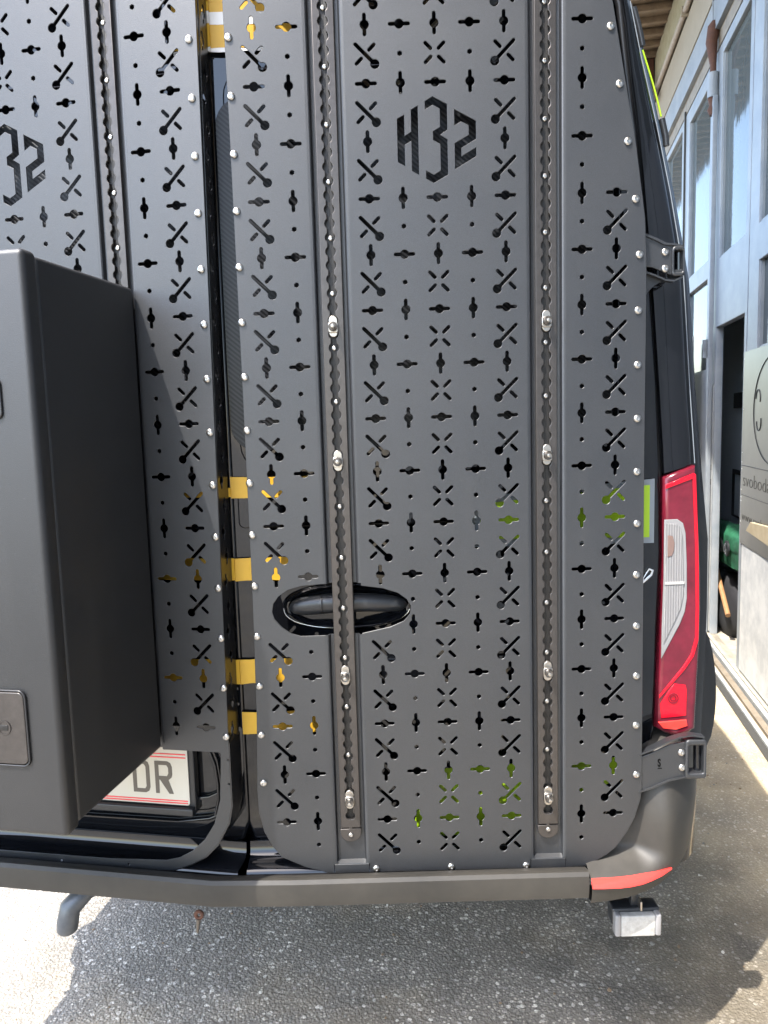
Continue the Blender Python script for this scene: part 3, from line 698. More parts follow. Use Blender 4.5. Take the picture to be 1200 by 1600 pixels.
cutb = [(-.1197, 1.0125), (-.168, 1.0125), (-.188, 1.019), (-.205, 1.032), (-.218, 1.048)]
cutR = [(-.0477, 1.1095), (-.005, 1.103), (.024, 1.093), (.041, 1.080), (.048, 1.067), (.046, 1.051), (.034, 1.037), (.007, 1.026), (-.0477, 1.0148)]
panel_r = thing('perforated_panel', 'black perforated panel on the right door with the whole H32 cut-out and handle opening', 'carrier panel', FR @ Vector((.12, .515, 0)), 'perforated carrier panels on the van doors')
x1c, s1c, x2c, s2c, xc, s3c, x3c, s4c, x5c = -.2115, -.1490, -.0093, .0528, .1155, .1785, .2405, .3810, .4447
RL, RR_ = -.0837, .3144
T = .0025
lo_def = -7
# left strip
oL = [(-.264, ZTOP), (RL-CH, ZTOP)] + [(RL-CH, 1.1148)] + cut[::-1][1:] + cutb[::-1] + [(RL-CH, .5175), (-.135, .520), (-.178, .533), (-.225, .556), (-.243, .580), (-.258, .611), (-.2665, .652), (-.268, .700), (-.262, .85), (-.2585, 1.1), (-.2585, 1.454), (-.2595, 1.99)]
rows_lo = {c: lo_def for c in (x1c, s1c, x2c, s2c, xc, s3c, x3c, s4c, x5c)}
rows_hi = {x1c: 30, s1c: 31, x2c: 31, s2c: 31, xc: 31, s3c: 31, x3c: 31, s4c: 31, x5c: 30}
rows_lo[x5c] = 6
hL = holes([(x1c, 'r'), (s1c, 's')], rows_lo, rows_hi, lambda x, h: (h in (21, 22)) or (x == x1c and h in (21, 22)) or (x == s1c and h == 22))
hM = holes([(x2c, 'r'), (s2c, 's'), (xc, 'x'), (s3c, 's'), (x3c, 'l')], rows_lo, rows_hi,
           lambda x, h: (x == x2c and h in (21, 22)) or (x in (s2c, xc, s3c) and h in (3, 4, 5)) or (x in (s2c, s3c) and False))
hR = holes([(s4c, 's'), (x5c, 'l')], rows_lo, rows_hi, lambda x, h: False)
LOGO = [[(.045, 1.968), (.058, 1.975), (.058, 1.938), (.0705, 1.945), (.0705, 1.983), (.083, 1.990), (.083, 1.870), (.0705, 1.877), (.0705, 1.930), (.058, 1.923), (.058, 1.886), (.045, 1.893)],
        [(.096, 1.997), (.110, 2.005), (.136, 1.991), (.136, 1.947), (.1225, 1.9385), (.136, 1.930), (.136, 1.869), (.110, 1.855), (.096, 1.863), (.096, 1.877), (.110, 1.869), (.123, 1.876), (.123, 1.923), (.110, 1.930), (.110, 1.945), (.123, 1.952), (.123, 1.984), (.110, 1.991), (.096, 1.983)],
        [(.149, 1.982), (.188, 1.961), (.188, 1.930), (.161, 1.915), (.161, 1.900), (.188, 1.915), (.188, 1.900), (.149, 1.878), (.149, 1.923), (.175, 1.937), (.175, 1.954), (.161, 1.961), (.149, 1.954)]]
oM = [(RL+CH, ZTOP), (RR_-CH, ZTOP), (RR_-CH, .5165), (RL+CH, .5180)] + cutR[::-1]
oR = [(RR_+CH, ZTOP), (.366, ZTOP), (.435, 2.159), (.456, 2.04), (.480, 1.907), (.497, 1.783), (.5005, 1.70), (.500, 1.36), (.5015, .80), (.502, .680), (.499, .655), (.488, .618), (.473, .588), (.450, .556), (.432, .541), (.393, .519), (.357, .5155), (RR_+CH, .5155)]
BV = .00055
from mathutils.geometry import delaunay_2d_cdt
def sheetpart(loops, th=None, c=None):
    """perforated sheet: outline + holes, triangulated with true hole walls and a fine chamfer"""
    th = th or T; c = c or BV
    base, inner = [], []
    for k, L in enumerate(loops):
        P = [np.array(p) for p in L]; n = len(P)
        P = [p for i, p in enumerate(P) if np.linalg.norm(p-P[i-1]) > 1e-5]; n = len(P)
        ar = sum(P[i-1][0]*P[i][1]-P[i][0]*P[i-1][1] for i in range(n))
        if (ar > 0) != (k == 0): P = P[::-1]          # outline ccw, holes cw: material is on the left
        Q = []
        for i in range(n):
            a = P[i]-P[i-1]; b = P[(i+1) % n]-P[i]; a = a/np.linalg.norm(a); b = b/np.linalg.norm(b)
            na = np.array((-a[1], a[0])); nb = np.array((-b[1], b[0])); m_ = na+nb; l = np.dot(m_, m_)
            Q.append(P[i]+(m_*2/max(l, .8))*c)
        base.append(P); inner.append(Q)
    V2 = []; E2 = []; off = []
    for Q in inner:
        o0 = len(V2); off.append(o0); V2 += [Vector(q) for q in Q]; E2 += [(o0+i, o0+(i+1) % len(Q)) for i in range(len(Q))]
    vo, eo, fo, ov, oe, of = delaunay_2d_cdt(V2, E2, [], 0, 1e-7)
    pv = np.array([(v[0], v[1]) for v in vo]); cen = np.array([pv[list(f)].mean(axis=0) for f in fo])
    ins = np.zeros(len(fo), int)
    for Q in inner:
        q = np.array(Q); x0, y0 = q.min(0); x1, y1 = q.max(0)
        sel = np.where((cen[:, 0] > x0) & (cen[:, 0] < x1) & (cen[:, 1] > y0) & (cen[:, 1] < y1))[0]
        cc = cen[sel]; r = np.zeros(len(sel), int)
        for i in range(len(q)):
            a, b = q[i-1], q[i]
            cr = ((a[1] > cc[:, 1]) != (b[1] > cc[:, 1])) & (cc[:, 0] < (b[0]-a[0])*(cc[:, 1]-a[1])/((b[1]-a[1]) or 1e-12)+a[0])
            r ^= cr.astype(int)
        ins[sel] += r
    bm = bmesh.new(); F_ = []; B_ = []
    for v in vo: F_.append(bm.verts.new((v[0], v[1], th/2))); B_.append(bm.verts.new((v[0], v[1], -th/2)))
    for f, i_ in zip(fo, ins):
        if i_ == 1:
            A = [F_[i] for i in f]; Bq = [B_[i] for i in f]
            a, b, d = (pv[i] for i in f[:3]); ccw = (b[0]-a[0])*(d[1]-a[1])-(b[1]-a[1])*(d[0]-a[0]) > 0
            bm.faces.new(A if ccw else A[::-1]); bm.faces.new(Bq[::-1] if ccw else Bq)
    for P, o0 in zip(base, off):
        n = len(P)
        a_ = [bm.verts.new((p[0], p[1], th/2-c)) for p in P]; b_ = [bm.verts.new((p[0], p[1], -th/2+c)) for p in P]
        # the cdt keeps input order when no vertices merge: map through ov
        fi = [None]*n; 
        for i in range(n): fi[i] = INV_(ov, o0+i)
        for i in range(n):
            j = (i+1) % n
            bm.faces.new((F_[fi[i]], a_[i], a_[j], F_[fi[j]])); bm.faces.new((a_[i], b_[i], b_[j], a_[j])); bm.faces.new((b_[i], B_[fi[i]], B_[fi[j]], b_[j]))
    me = bpy.data.meshes.new('sheet'); bm.to_mesh(me); bm.free(); return me
_inv = {}
def INV_(ov, i):
    k = id(ov)
    if k not in _inv:
        _inv.clear(); _inv[k] = {src: vi for vi, l in enumerate(ov) for src in l}
    return _inv[k][i]
def join(meshes):
    bm = bmesh.new()
    for m_ in meshes: bm.from_mesh(m_)
    return bm
def channel(xc_, z0, z1, endcap):
    """recessed pressed channel for the track, profile swept up the panel"""
    prof = [(-CH-.0004, 0), (-CH+.004, -.0004), (-CH+.0062, -.0022), (-CH+.0078, -.0075), (-CH+.0095, -.0098), (-CH+.0120, -.0105), (CH-.0120, -.0105), (CH-.0095, -.0098), (CH-.0078, -.0075), (CH-.0062, -.0022), (CH-.004, -.0004), (CH+.0004, 0)]
    rows = [[(xc_+a, z1, b) for a, b in prof]]
    if endcap:
        rows.append([(xc_+a, z0+.004, b) for a, b in prof]); rows.append([(xc_+a*.985, z0, b*.04) for a, b in prof])
        rows.append([(xc_+a, z0-.001, 0) for a, b in prof])
    else: rows.append([(xc_+a, z0, b) for a, b in prof])
    bm, V = loft(rows); bmesh.ops.recalc_face_normals(bm, faces=bm.faces)
    if sum(f.normal.z for f in bm.faces) < 0: bmesh.ops.reverse_faces(bm, faces=bm.faces[:])
    bmesh.ops.solidify(bm, geom=bm.faces[:], thickness=T)
    bmesh.ops.translate(bm, verts=bm.verts[:], vec=(0, 0, T/2))
    me = bpy.data.meshes.new('ch'); bm.to_mesh(me); bm.free(); return me
def tab(xc_, z0, z1): return curve_mesh([[(xc_-CH+.0012, z0), (xc_+CH-.0012, z0), (xc_+CH-.0012, z1), (xc_-CH+.0012, z1)]], T, BV, 0)
meshes = [sheetpart([oL]+hL), sheetpart([oM]+hM+LOGO), sheetpart([oR]+hR),
          channel(RL, 1.1148, ZTOP, False), channel(RL, .538, 1.0125, True), channel(RR_, .538, ZTOP, True), tab(RL, .518, .5365), tab(RR_, .516, .5365)]
bm = join(meshes)
o = obj('perforated_sheet', bm, M['powder'], panel_r, FR @ Matrix.Translation((0, 0, -T/2))); smooth(o.data, 30)

# ---- left panel
panel_l = thing('perforated_panel', 'black perforated panel on the left door, behind the storage box and beside the seam', 'carrier panel', FL @ Vector((-.6, .515, 0)), 'perforated carrier panels on the van doors')
XR, XS, XL, SL, XC = -.3715, -.4355, -.5797, -.6428, -.7055
RLL = -.4986
lo_l = {c: lo_def for c in (XR, XS, XL, SL, XC, -.768)}; hi_l = {XR: 26, XS: 26, XL: 27, SL: 27, XC: 27, -.768: 27}
oLR = [(RLL+CH, ZTOP), (-.314, ZTOP), (-.314, 2.177), (-.3175, 1.702), (-.3255, .85), (-.3265, .668), (-.334, .632), (-.361, .583), (-.388, .555), (-.419, .537), (-.462, .519), (-.60, .510), (-.95, .505), (-.95, .532), (-.60, .534), (-.475, .541), (-.445, .549), (-.417, .565), (-.388, .592), (-.365, .628), (-.350, .680), (-.3435, .775), (-.345, .779), (RLL+CH, .779)]
hLR = holes([(XR, 'l'), (XS, 's')], lo_l, hi_l, lambda x, h: False)
hLR += [circ(*at(FL, a, b), .0028, 8) for a, b in ((356, 1187.5), (358, 1225), (96, 1344.5), (201, 1350.5))]
oLM = [(-.95, ZTOP), (RLL-CH, ZTOP), (RLL-CH, .779), (-.95, .779)]
hLM = holes([(XL, 'l'), (SL, 's'), (XC, 'x'), (-.768, 's')], lo_l, hi_l, lambda x, h: x in (SL, XC, -.768) and h in (3, 4, 5))
shift = XC-xc
LOGOL = [[(x+shift, z) for x, z in L] for L in LOGO]
bm = join([sheetpart([oLR]+hLR), sheetpart([oLM]+hLM+LOGOL), channel(RLL, .779, ZTOP, False)])
o = obj('perforated_sheet', bm, M['powder'], panel_l, FL @ Matrix.Translation((0, 0, -T/2))); smooth(o.data, 30)
# side flange of the left panel (perpendicular, with keyhole slots) and its curved lower run
Nn = Vector((math.sin(AL), math.cos(AL), 0))
pA = FL @ Vector((-.3150, 0, 0))
FF = Matrix(((Nn.x, 0, math.cos(AL), pA.x), (Nn.y, 0, -math.sin(AL), pA.y), (0, 1, 0, 0), (0, 0, 0, 1)))
FD = .058
fl_holes = [slotkey(.024 if k % 2 else .034, 2.47-.05*k, math.pi/2, .0165) for k in range(34)]
shear = Matrix.Identity(4)
me = curve_mesh([[(.001, .80), (FD, .80), (FD, ZTOP), (.001, ZTOP)]]+fl_holes, T, .0003, 0)
for v in me.vertices:      # the edge is not quite plumb: follow the sheet's outline
    z = v.co.y; v.co.z += (-.0125+.0125*(z-.80)/1.4 if z < 2.2 else 0)
obj('side_flange', smooth(me, 30), M['powder_in'], panel_l, FF)
bend = [(-.3262, .80), (-.3265, .668), (-.334, .632), (-.361, .583), (-.388, .555), (-.419, .537), (-.462, .519), (-.60, .510), (-.95, .505)]
sheet('lower_flange', [[(x, z, -.001), (x, z, -FD)] for x, z in bend], .002, M['powder_in'], panel_l, FL, 50)
# right panel: narrow return flanges along its edges
sheet('edge_flange', [[(x, z, -.002), (x, z, -.022)] for x, z in oR[1:-1]], .002, M['powder_in'], panel_r, FR, 50)

# ---- tracks
def track_mesh(z0, z1, phase):
    hw = .0197; loops = [[(-hw, z0), (hw, z0), (hw, z1), (-hw, z1)]]
    # scalloped slot: circles of 25 mm pitch joined by a neck
    r, nk = .0092, .0050; ys = []
    z = phase
    while z > z0+.012: z -= .025
    z += .025
    zc_ = []
    while z < z1-.012: zc_.append(z); z += .025
    ph = math.asin(nk/r); right = []; left = []
    for c in zc_:
        for k in range(7):
            t = -math.pi/2+ph+(math.pi-2*ph)*k/6
            right.append((r*math.cos(t)*1.0, c+r*math.sin(t))); left.append((-r*math.cos(t), c+r*math.sin(t)))
    loops.append(right+left[::-1])
    return loops, zc_
def rail(F, parent, x, z0, z1, phase):
    loops, zc_ = track_mesh(z0, z1, phase)
    me = curve_mesh(loops, .0070, .0012, 1)
    rb = obj('track_rail', smooth(me, 40), M['anodised'], parent, F @ Matrix.Translation((x, 0, -.0047)))
    box('track_floor', (x-.0205, z0, -.0120), (x+.0205, z1, -.0094), M['anod_dark'], rb, F, .0006)
    box('track_groove', (x-.0008, z0+.004, -.0095), (x+.0008, z1, -.0088), M['anod_dark'], rb, F)
    return rb
railL = rail(FR, panel_r, RL, at(FR, 543, 1294)[1], ZTOP, 2.164)
railR = rail(FR, panel_r, RR_, at(FR, 857, 1288)[1], ZTOP, 2.164)
railLL = rail(FL, panel_l, RLL, .80, ZTOP, 2.1638)
def endcap(F, rb, x, z):
    L = [(x-.0205, z-.0015), (x-.0030, z-.0015), (x-.0030, z+.010), (x+.0030, z+.010), (x+.0030, z-.0015), (x+.0205, z-.0015)]
    for k in range(13): a = -math.pi*k/12; L.append((x+.0205*math.cos(a), z-.010+.0190*math.sin(a)))
    plate('end_cap', L, .0068, M['anodised'], rb, F, .0016, .0010, 2)
zcapL, zcapR = at(FR, 543, 1295)[1], at(FR, 857, 1289)[1]
endcap(FR, railL, RL, zcapL); endcap(FR, railR, RR_, zcapR)
# ---- rivets / button screws
big = lathe([(.0072, 0), (.0072, .0012), (.0066, .0026), (.0048, .0038), (.0030, .0042), (.0028, .0042), (.0026, .0022), (0, .0020)], 18)
big.materials.append(M['steel'])
small = lathe([(.0048, -.001), (.0048, .0012), (.0042, .0023), (.0026, .0030), (.0018, .0030), (.0016, .0018), (0, .0016)], 14)
small.materials.append(M['steel'])
def rivet(F, parent, x, z, me=big, w=0.0):
    return obj('rivet', me, None, parent, F @ Matrix.Translation((x, z, .0001-w)))
for k in range(-3, 15):
    z = 2.1145-.1*k
    rivet(FR, panel_r, -.2535 if k < 13 else -.2545, z)
for a, b in [(954, 41), (968, 131), (981, 221), (993, 311), (999, 398), (997, 485), (996, 570), (995.5, 654), (995, 737), (995, 818), (994, 898), (994, 978), (994, 1056), (993.5, 1133), (994, 1210), (588, 1357), (705, 1354), (822, 1352)]:
    x, z = at(FR, a, b); rivet(FR, panel_r, x, z)
for k in range(-3, 14):
    z = 2.1128-.1*k
    rivet(FL, panel_l, -.3299, z)
for k in range(-3, 15):
    z = 2.164-.1*k
    if k != 11: rivet(FR, railL, RL, z, small, .0088)
    rivet(FR, railR, RR_, z, small, .0088)
    if k < 14: rivet(FL, railLL, RLL, z, small, .0088)
obj('blind_screw', small, M['rubber'], railL, FR @ Matrix.Translation((RL, 1.064, -.0085)))
for x, z, rb in ((RL, at(FR, 545.5, 1305)[1], railL), (RR_, at(FR, 859, 1296)[1], railR)): rivet(FR, rb, x, z, small, .0012)

# ---- hinge brackets at the right edge
def bracket(name, face, windows, w, label, tubes, bolts, th=.004, lipt=None, lipb=None):
    f = pts(FR, face, w)
    hb = plate(name, [f]+[pts(FR, q, w) for q in windows], th, M['powder'], panel_r, FR, w, .0012, 2, label)
    if lipt: sheet('bracket_lip', [[(a_, b_, -(w-.004)), (a_, b_-.0005, -w-.014)] for a_, b_ in pts(FR, lipt, w-.012)], .003, M['powder'], hb, FR, 60)
    if lipb: sheet('bracket_lip', [[(a_, b_, -(w-.004)), (a_, b_+.0005, -w-.014)] for a_, b_ in pts(FR, lipb, w-.012)], .003, M['powder'], hb, FR, 60)
    for q in tubes:
        (xa, za), (xb, zb) = pts(FR, q, w+.012); obj('hinge_pin', tube([(xa, za, -w-.014), (xb, zb, -w-.014)], .008, 16), M['gloss'], hb, FR)
    for q in bolts:
        x, z = at(FR, *q, w); b_ = obj('bolt', big, None, hb, FR @ Matrix.Translation((x, z, -w+.0002)))
    return hb
up = bracket('hinge_bracket', [(998, 364), (1012, 365), (1028, 372), (1042, 379), (1056, 380), (1069, 383), (1070, 430), (1060, 432), (1044, 428), (1020, 418), (998, 416)],
        [[(1053, 391), (1067, 391), (1067, 421), (1053, 421)]], .018, 'upper hinge bracket with two bolts above the corner pillar', [[(1061, 386), (1061, 426)]], [(1039, 394), (1039, 420)],
        lipt=[(1000, 363), (1012, 364), (1028, 371), (1042, 378), (1056, 379), (1069, 382)], lipb=[(1000, 421), (1014, 423), (1028, 428), (1044, 435), (1056, 436), (1069, 430)])
plate('gusset', pts(FR, [(1000, 424), (1010, 428), (1034, 433), (1040, 437), (1025, 445), (1014, 456), (1004, 474), (998, 490)], .022), .003, M['powder'], up, FR, .030, .0008)
loB = bracket('hinge_bracket', [(998, 1184), (1020, 1176), (1048, 1163), (1066, 1160), (1082, 1158), (1101, 1160), (1103, 1212), (1082, 1213), (1062, 1216), (1040, 1223), (1020, 1231), (998, 1238)],
        [[(1077, 1165), (1098, 1165), (1098, 1209), (1077, 1209)]], .003, 'lower hinge bracket marked with an underlined S, two bolts', [[(1090, 1160), (1090, 1214)]], [(1064.5, 1175.5), (1065.5, 1199)],
        lipt=[(1000, 1182), (1020, 1174), (1048, 1160), (1066, 1154), (1084, 1151), (1104, 1154)], lipb=[(1000, 1240), (1020, 1234), (1048, 1222), (1070, 1217), (1104, 1217)])
M['ink'] = mat('black_marking', (.003, .003, .003), .8, 0, .1)
me = text_mesh('S', .022, .0008, .0007); x, z = at(FR, 1025.5, 1195, .01)
obj('marking_letter', me, M['ink'], loB, FR @ Matrix.Translation((x, z, -.0026)) @ Matrix.Diagonal((.62, 1, 1, 1)))
box('marking_underline', (x, z-.0050, -.0032), (x+.0085, z-.0036, -.0022), M['ink'], loB, FR)

for hb_, px4 in ((up, (1051, 384, 1070, 431)), (loB, (1072, 1157, 1104, 1217))):
    w_a = .012 if hb_ is up else -.003
    (xa, zt1), (xb, zb1) = at(FR, px4[0], px4[1], w_a), at(FR, px4[2], px4[3], w_a)
    wx = (xb-xa)*.16; wz = (zt1-zb1)*.14
    plate('hinge_housing', [rrect(xa, zb1, xb, zt1, .007), rrect(xa+wx, zb1+wz, xb-wx*.9, zt1-wz, .003)], .030, M['powder'], hb_, FR, w_a, .003, 3)
# ================================================================== track stud fittings
GRP = 'steel stud fittings clipped into the tracks'
def fitting(px, py, F, x, label, screw):
    z = at(F, px, py)[1]
    t = thing('stud_fitting', label, 'track fitting', F @ Vector((x, z, 0)), GRP)
    W = F @ Matrix.Translation((x, z, 0))
    L = [(0+.0080*math.cos(a), .0125+.0080*math.sin(a)) for a in [math.pi*k/10 for k in range(11)]]+[(0+.0080*math.cos(a), -.0105+.0080*math.sin(a)) for a in [math.pi+math.pi*k/10 for k in range(11)]]
    plate('base_foot', L, .009, M['zinc'], t, W, -.001, .001, 2)
    plate('collar', [(-.0092, -.008), (-.0068, -.011), (.0068, -.011), (.0092, -.008), (.0092, .006), (.0072, .008), (-.0072, .008), (-.0092, .006)], .0055, M['zinc'], t, W, -.005, .0012, 2)
    sd = obj('stud', lathe([(.0070, .004), (.0070, .0085), (.0085, .0090), (.0085, .0125), (.0078, .0132), (.0074, .0128), (.0036, .0126), (0, .0126)], 20), M['darksteel'], t, W)
    obj('stud_tip', lathe([(.0040, .0120), (.0040, .0180), (.0034, .0205), (0, .0215)], 16), M['zinc'], sd, W)
    return t
oL_ = ['highest stud fitting in the track left of the H32 middle field', 'stud fitting in the left track, second from its top, above the door handle', 'stud fitting in the left track just below the door handle', 'lowest stud fitting in the left track, right above its end cap']
for (px, py), l in zip([(520, 511), (527, 721), (539, 1056), (545, 1250)], oL_): fitting(px, py, FR, RL, l, 0)
oR_ = ['highest stud fitting in the right-hand track, level with the corner of the black pillar', 'second stud fitting from the top in the right-hand track, left of the tail lamp top', 'stud fitting in the right-hand track, level with the lower red half of the tail lamp', 'lowest stud fitting in the right-hand track, right above its end cap']
for (px, py), l in zip([(854, 502), (854, 711), (857, 1049), (860, 1244)], oR_): fitting(px, py, FR, RR_, l, 0)

# ================================================================== storage box on the left door
bx = thing('storage_box', 'deep matt black metal storage box mounted on the left rear door, with a keyed latch', 'storage box', FL @ Vector((-.75, .75, .1)))
def skewbox(name, x0, x1, z0b, z1b, z0f, z1f, w0, w1, bev, m):
    bm = bmesh.new(); vs = [bm.verts.new(p) for p in ((x0, z0b, -w0), (x1, z0b, -w0), (x1, z1b, -w0), (x0, z1b, -w0), (x0, z0f, -w1), (x1, z0f, -w1), (x1, z1f, -w1), (x0, z1f, -w1))]
    for q in ((0, 1, 2, 3), (7, 6, 5, 4), (0, 4, 5, 1), (1, 5, 6, 2), (2, 6, 7, 3), (3, 7, 4, 0)): bm.faces.new([vs[i] for i in q])
    bmesh.ops.recalc_face_normals(bm, faces=bm.faces)
    bmesh.ops.bevel(bm, geom=bm.edges[:], offset=bev, segments=5, profile=.5, affect='EDGES')
    o = obj(name, bm, m, bx, FL); smooth(o.data, 35); return o
skewbox('box_body', -1.14, -.4655, .785, 1.687, .783, 1.687, -.004, -.300, .009, M['boxpaint'])
skewbox('lid_seal', -1.13, -.472, .79, 1.68, .79, 1.68, -.298, -.306, .001, M['rubber'])
lid = skewbox('box_lid', -1.14, -.4575, .782, 1.690, .782, 1.690, -.305, -.342, .010, M['boxpaint'])
lw = -.342
a = at(FL, 0, 1080, lw); b = at(FL, 47, 1193, lw)
lat = plate('latch', rrect(b[0]-.13, b[1]-.001, b[0], a[1], .010), .004, M['anodised'], lid, FL, lw-.004, .0018, 3)
kx, kz = at(FL, 8, 1137, lw-.004)
plate('latch_rim', [rrect(b[0]-.135, b[1]-.005, b[0]+.004, a[1]+.004, .013), rrect(b[0]-.131, b[1]-.002, b[0]+.001, a[1]+.001, .010)], .005, M['rubber'], lid, FL, lw-.0045, .001)
obj('key_ring', lathe([(.0115, 0), (.0115, .0012), (.0100, .0012), (.0100, .0002), (0, .0002)], 24), M['anodised'], lat, FL @ Matrix.Translation((kx-.001, kz, -lw+.0041+.0001)))
box('key_slot', (kx-.012, kz-.0045, -lw+.0042), (kx+.0055, kz+.0045, -lw+.0052), M['anod_dark'], lat, FL, .0004)
a = at(FL, 1, 590, lw); b = at(FL, 1, 655, lw)
plate('latch', rrect(a[0]-.13, b[1], a[0], a[1], .010), .004, M['rubber'], lid, FL, lw-.004, .0018, 3, 'upper latch at the very edge of the photo')

# ================================================================== garage building
gar = thing('garage_building', 'workshop building with tall pale blue glazed folding doors under a boarded eave', 'building', (1.9, 4.2, 0))
def wall(name, t0, t1, z0, z1, o0, o1, m, parent=gar, bev=0, label=None):
    """slab on the garage front: t along the wall (away), o = distance out of the wall (towards the yard)"""
    return box(name, (-t1, z0, o0), (-t0, z1, o1), M[m] if isinstance(m, str) else m, parent, FG, bev, label)
TMIN, TMAX = -9.0, 9.0
wall('upper_wall', TMIN, TMAX, 4.21, 4.53, -.25, .045, 'rough')
wall('upper_wall', TMIN, TMAX, 3.86, 4.16, -.25, .035, 'cream')
wall('frieze', TMIN, TMAX, 3.675, 3.858, -.20, .028, 'paint')
wall('door_track', TMIN, TMAX, 3.58, 3.672, -.20, .000, 'khaki')
obj('gutter_pipe', tube([(-t, 4.185, .055) for t in (TMIN, 0, 2, 4, 6, TMAX)], .022, 8), M['pipe'], gar, FG)
for t in (1.2, 2.15, 3.55, 5.2): wall('pipe_clip', t, t+.02, 4.150, 4.216, .02, .082, 'cream', bev=.003)
# folding leaves: frame members round each pane
def leaf(t0, t1, panes, m='paint', zb=.03, zt=3.57, out=0.0, label=None, solid_to=None):
    lf = thing_part('door_leaf', t0, t1, panes, m, zb, zt, out, label); return lf
def thing_part(name, t0, t1, panes, m, zb, zt, out, label):
    loops = [[(-t1, zb), (-t0, zb), (-t0, zt), (-t1, zt)]]+[[(-b_, z0), (-a_, z0), (-a_, z1), (-b_, z1)] for a_, b_, z0, z1 in panes]
    lf = plate(name, loops, .045, M[m], gar, FG, -out, .003, 1, label)
    for a_, b_, z0, z1 in panes:
        if z0 < 0.3 or z1 == 1.945: continue
        box('pane', (-b_-.01, z0-.01, out-.030), (-a_+.01, z1+.01, out-.024), M['pane'], lf, FG)
        box('glazing_bead', (-b_, z0, out-.026), (-b_+.012, z1, out-.010), M['paint'], lf, FG)
        box('glazing_bead', (-a_-.012, z0, out-.026), (-a_, z1, out-.010), M['paint'], lf, FG)
        box('glazing_bead', (-b_, z0, out-.0255), (-a_, z0+.012, out-.0105), M['paint'], lf, FG)
    return lf
leaf(-1.0, .545, [(-.35, .385, 2.345, 3.45), (-.35, .36, 1.74, 2.165)], out=.0, label='door leaf at the right edge carrying the steel sign')
leaf(.56, 1.41, [(.62, 1.235, 2.345, 3.505), (.61, 1.275, .035, 1.945)], label='door leaf with an open wicket doorway below its pane')
leaf(1.425, 2.385, [(1.545, 2.23, 2.39, 3.47), (1.545, 2.23, 1.70, 2.28)])
leaf(2.41, 3.40, [(2.52, 3.24, 2.39, 3.52), (2.52, 3.24, 1.70, 2.28)])
leaf(3.42, 4.45, [(3.52, 4.3, 2.39, 3.52)]); leaf(4.47, 5.5, [(4.57, 5.4, 2.39, 3.52)]); leaf(5.52, 9, [(5.7, 8.8, 2.39, 3.52)])
for k in range(7): leaf(-1.0-1.1*(k+1), -1.0-1.1*k-.015, [(-1.0-1.1*k-1.0, -1.0-1.1*k-.12, 2.345, 3.45)])
wall('leaf_gap_strip', 2.372, 2.392, .1, 3.6, .001, .012, 'engrave')
wall('worn_lower_panel', -1.0, .53, .05, .98, .0005, .006, 'whitepaint')
wall('worn_lower_panel', 1.285, 1.40, .05, 1.60, .0005, .006, 'paintw')
wall('door_post', 1.30, 1.335, .0, 3.3, .008, .036, 'paint', bev=.004)
# wicket leaf folded out to the left of the opening
plate('wicket_leaf', [(-2.25, .06), (-1.62, .06), (-1.62, 1.93), (-2.25, 1.93)], .04, M['paintw'], gar, FG, -.10, .003)
for t, z in ((1.34, 1.82), (1.345, .55)):
    obj('leaf_hinge', tube([(-t, z-.05, .045), (-t, z-.002, .045), (-t, z+.002, .045), (-t, z+.06, .045)], [.016, .016, .019, .019], 12), M['paint'], gar, FG)
for z0, z1 in ((.985, 1.02), (1.075, 1.11)): wall('lock_slot', 1.296, 1.312, z0, z1, .001, .009, 'engrave')
# rusty top pivot of leaf A
pv = obj('pivot_bracket', tube([(-1.355, 3.50, .03), (-1.36, 3.62, .04), (-1.352, 3.70, .03), (-1.35, 3.73, .02)], [.020, .034, .036, .022], 12), M['rust'], gar, FG)
obj('pivot_rod', tube([(-1.35, 3.43, .03), (-1.35, 3.53, .03)], .018, 10), M['rust'], pv, FG)
obj('pivot_sleeve', tube([(-1.345, 3.30, .03), (-1.345, 3.44, .03)], .032, 12), M['paint'], pv, FG)
obj('pivot_bolt', tube([(-1.34, 3.20, .03), (-1.345, 3.23, .035), (-1.35, 3.26, .03), (-1.345, 3.30, .03)], [.018, .026, .018, .030], 10), M['rust'], pv, FG)
obj('cable', tube([(-1.33, 3.73, .04), (-1.30, 3.85, .05), (-1.27, 3.95, .05)], .004, 6), M['greytape'], gar, FG)
# threshold rails and sill
wall('sill', TMIN, TMAX, 0, .035, -.30, .02, 'concrete')
for o0, o1, z, m in ((.022, .045, .030, 'paintw'), (.055, .085, .018, 'khaki'), (.095, .115, .012, 'paintw')): wall('threshold_rail', TMIN, TMAX, -.01, z, o0, o1, m)
wall('threshold_rail', TMIN, TMAX, -.01, .006, .118, .150, 'engrave')
# eave: rafters, stepped soffit boards, fascia
EZ = 4.56
for k in range(54):
    t = -1.6+.2*k+random.uniform(-.008, .008)
    o = box('soffit_board', (-t-.185, EZ+.01*(k % 2)+random.uniform(-.002, .002), -.1), (-t, EZ+.05+.01*(k % 2), .97+random.uniform(-.02, .02)), M['wood'], gar, FG, .003)
for k in range(54):
    t = -1.6+.2*k+.19
    box('soffit_batten', (-t-.035, EZ-.045, -.05), (-t, EZ+.004, .90), M['wood'], gar, FG, .003)
wall('fascia', TMIN-.3, TMAX+.3, EZ-.02, EZ+.16, .98, 1.005, 'khaki', bev=.003)
wall('soffit', TMIN, -1.62, EZ, EZ+.05, 0, .97, 'wood')
wall('roof', TMIN-.3, TMAX+.3, EZ+.165, EZ+.22, -5, 1.03, 'pipe')
wall('rust_stained_block', 3.65, 4.1, 4.30, 4.555, .05, .22, 'rust', bev=.01)
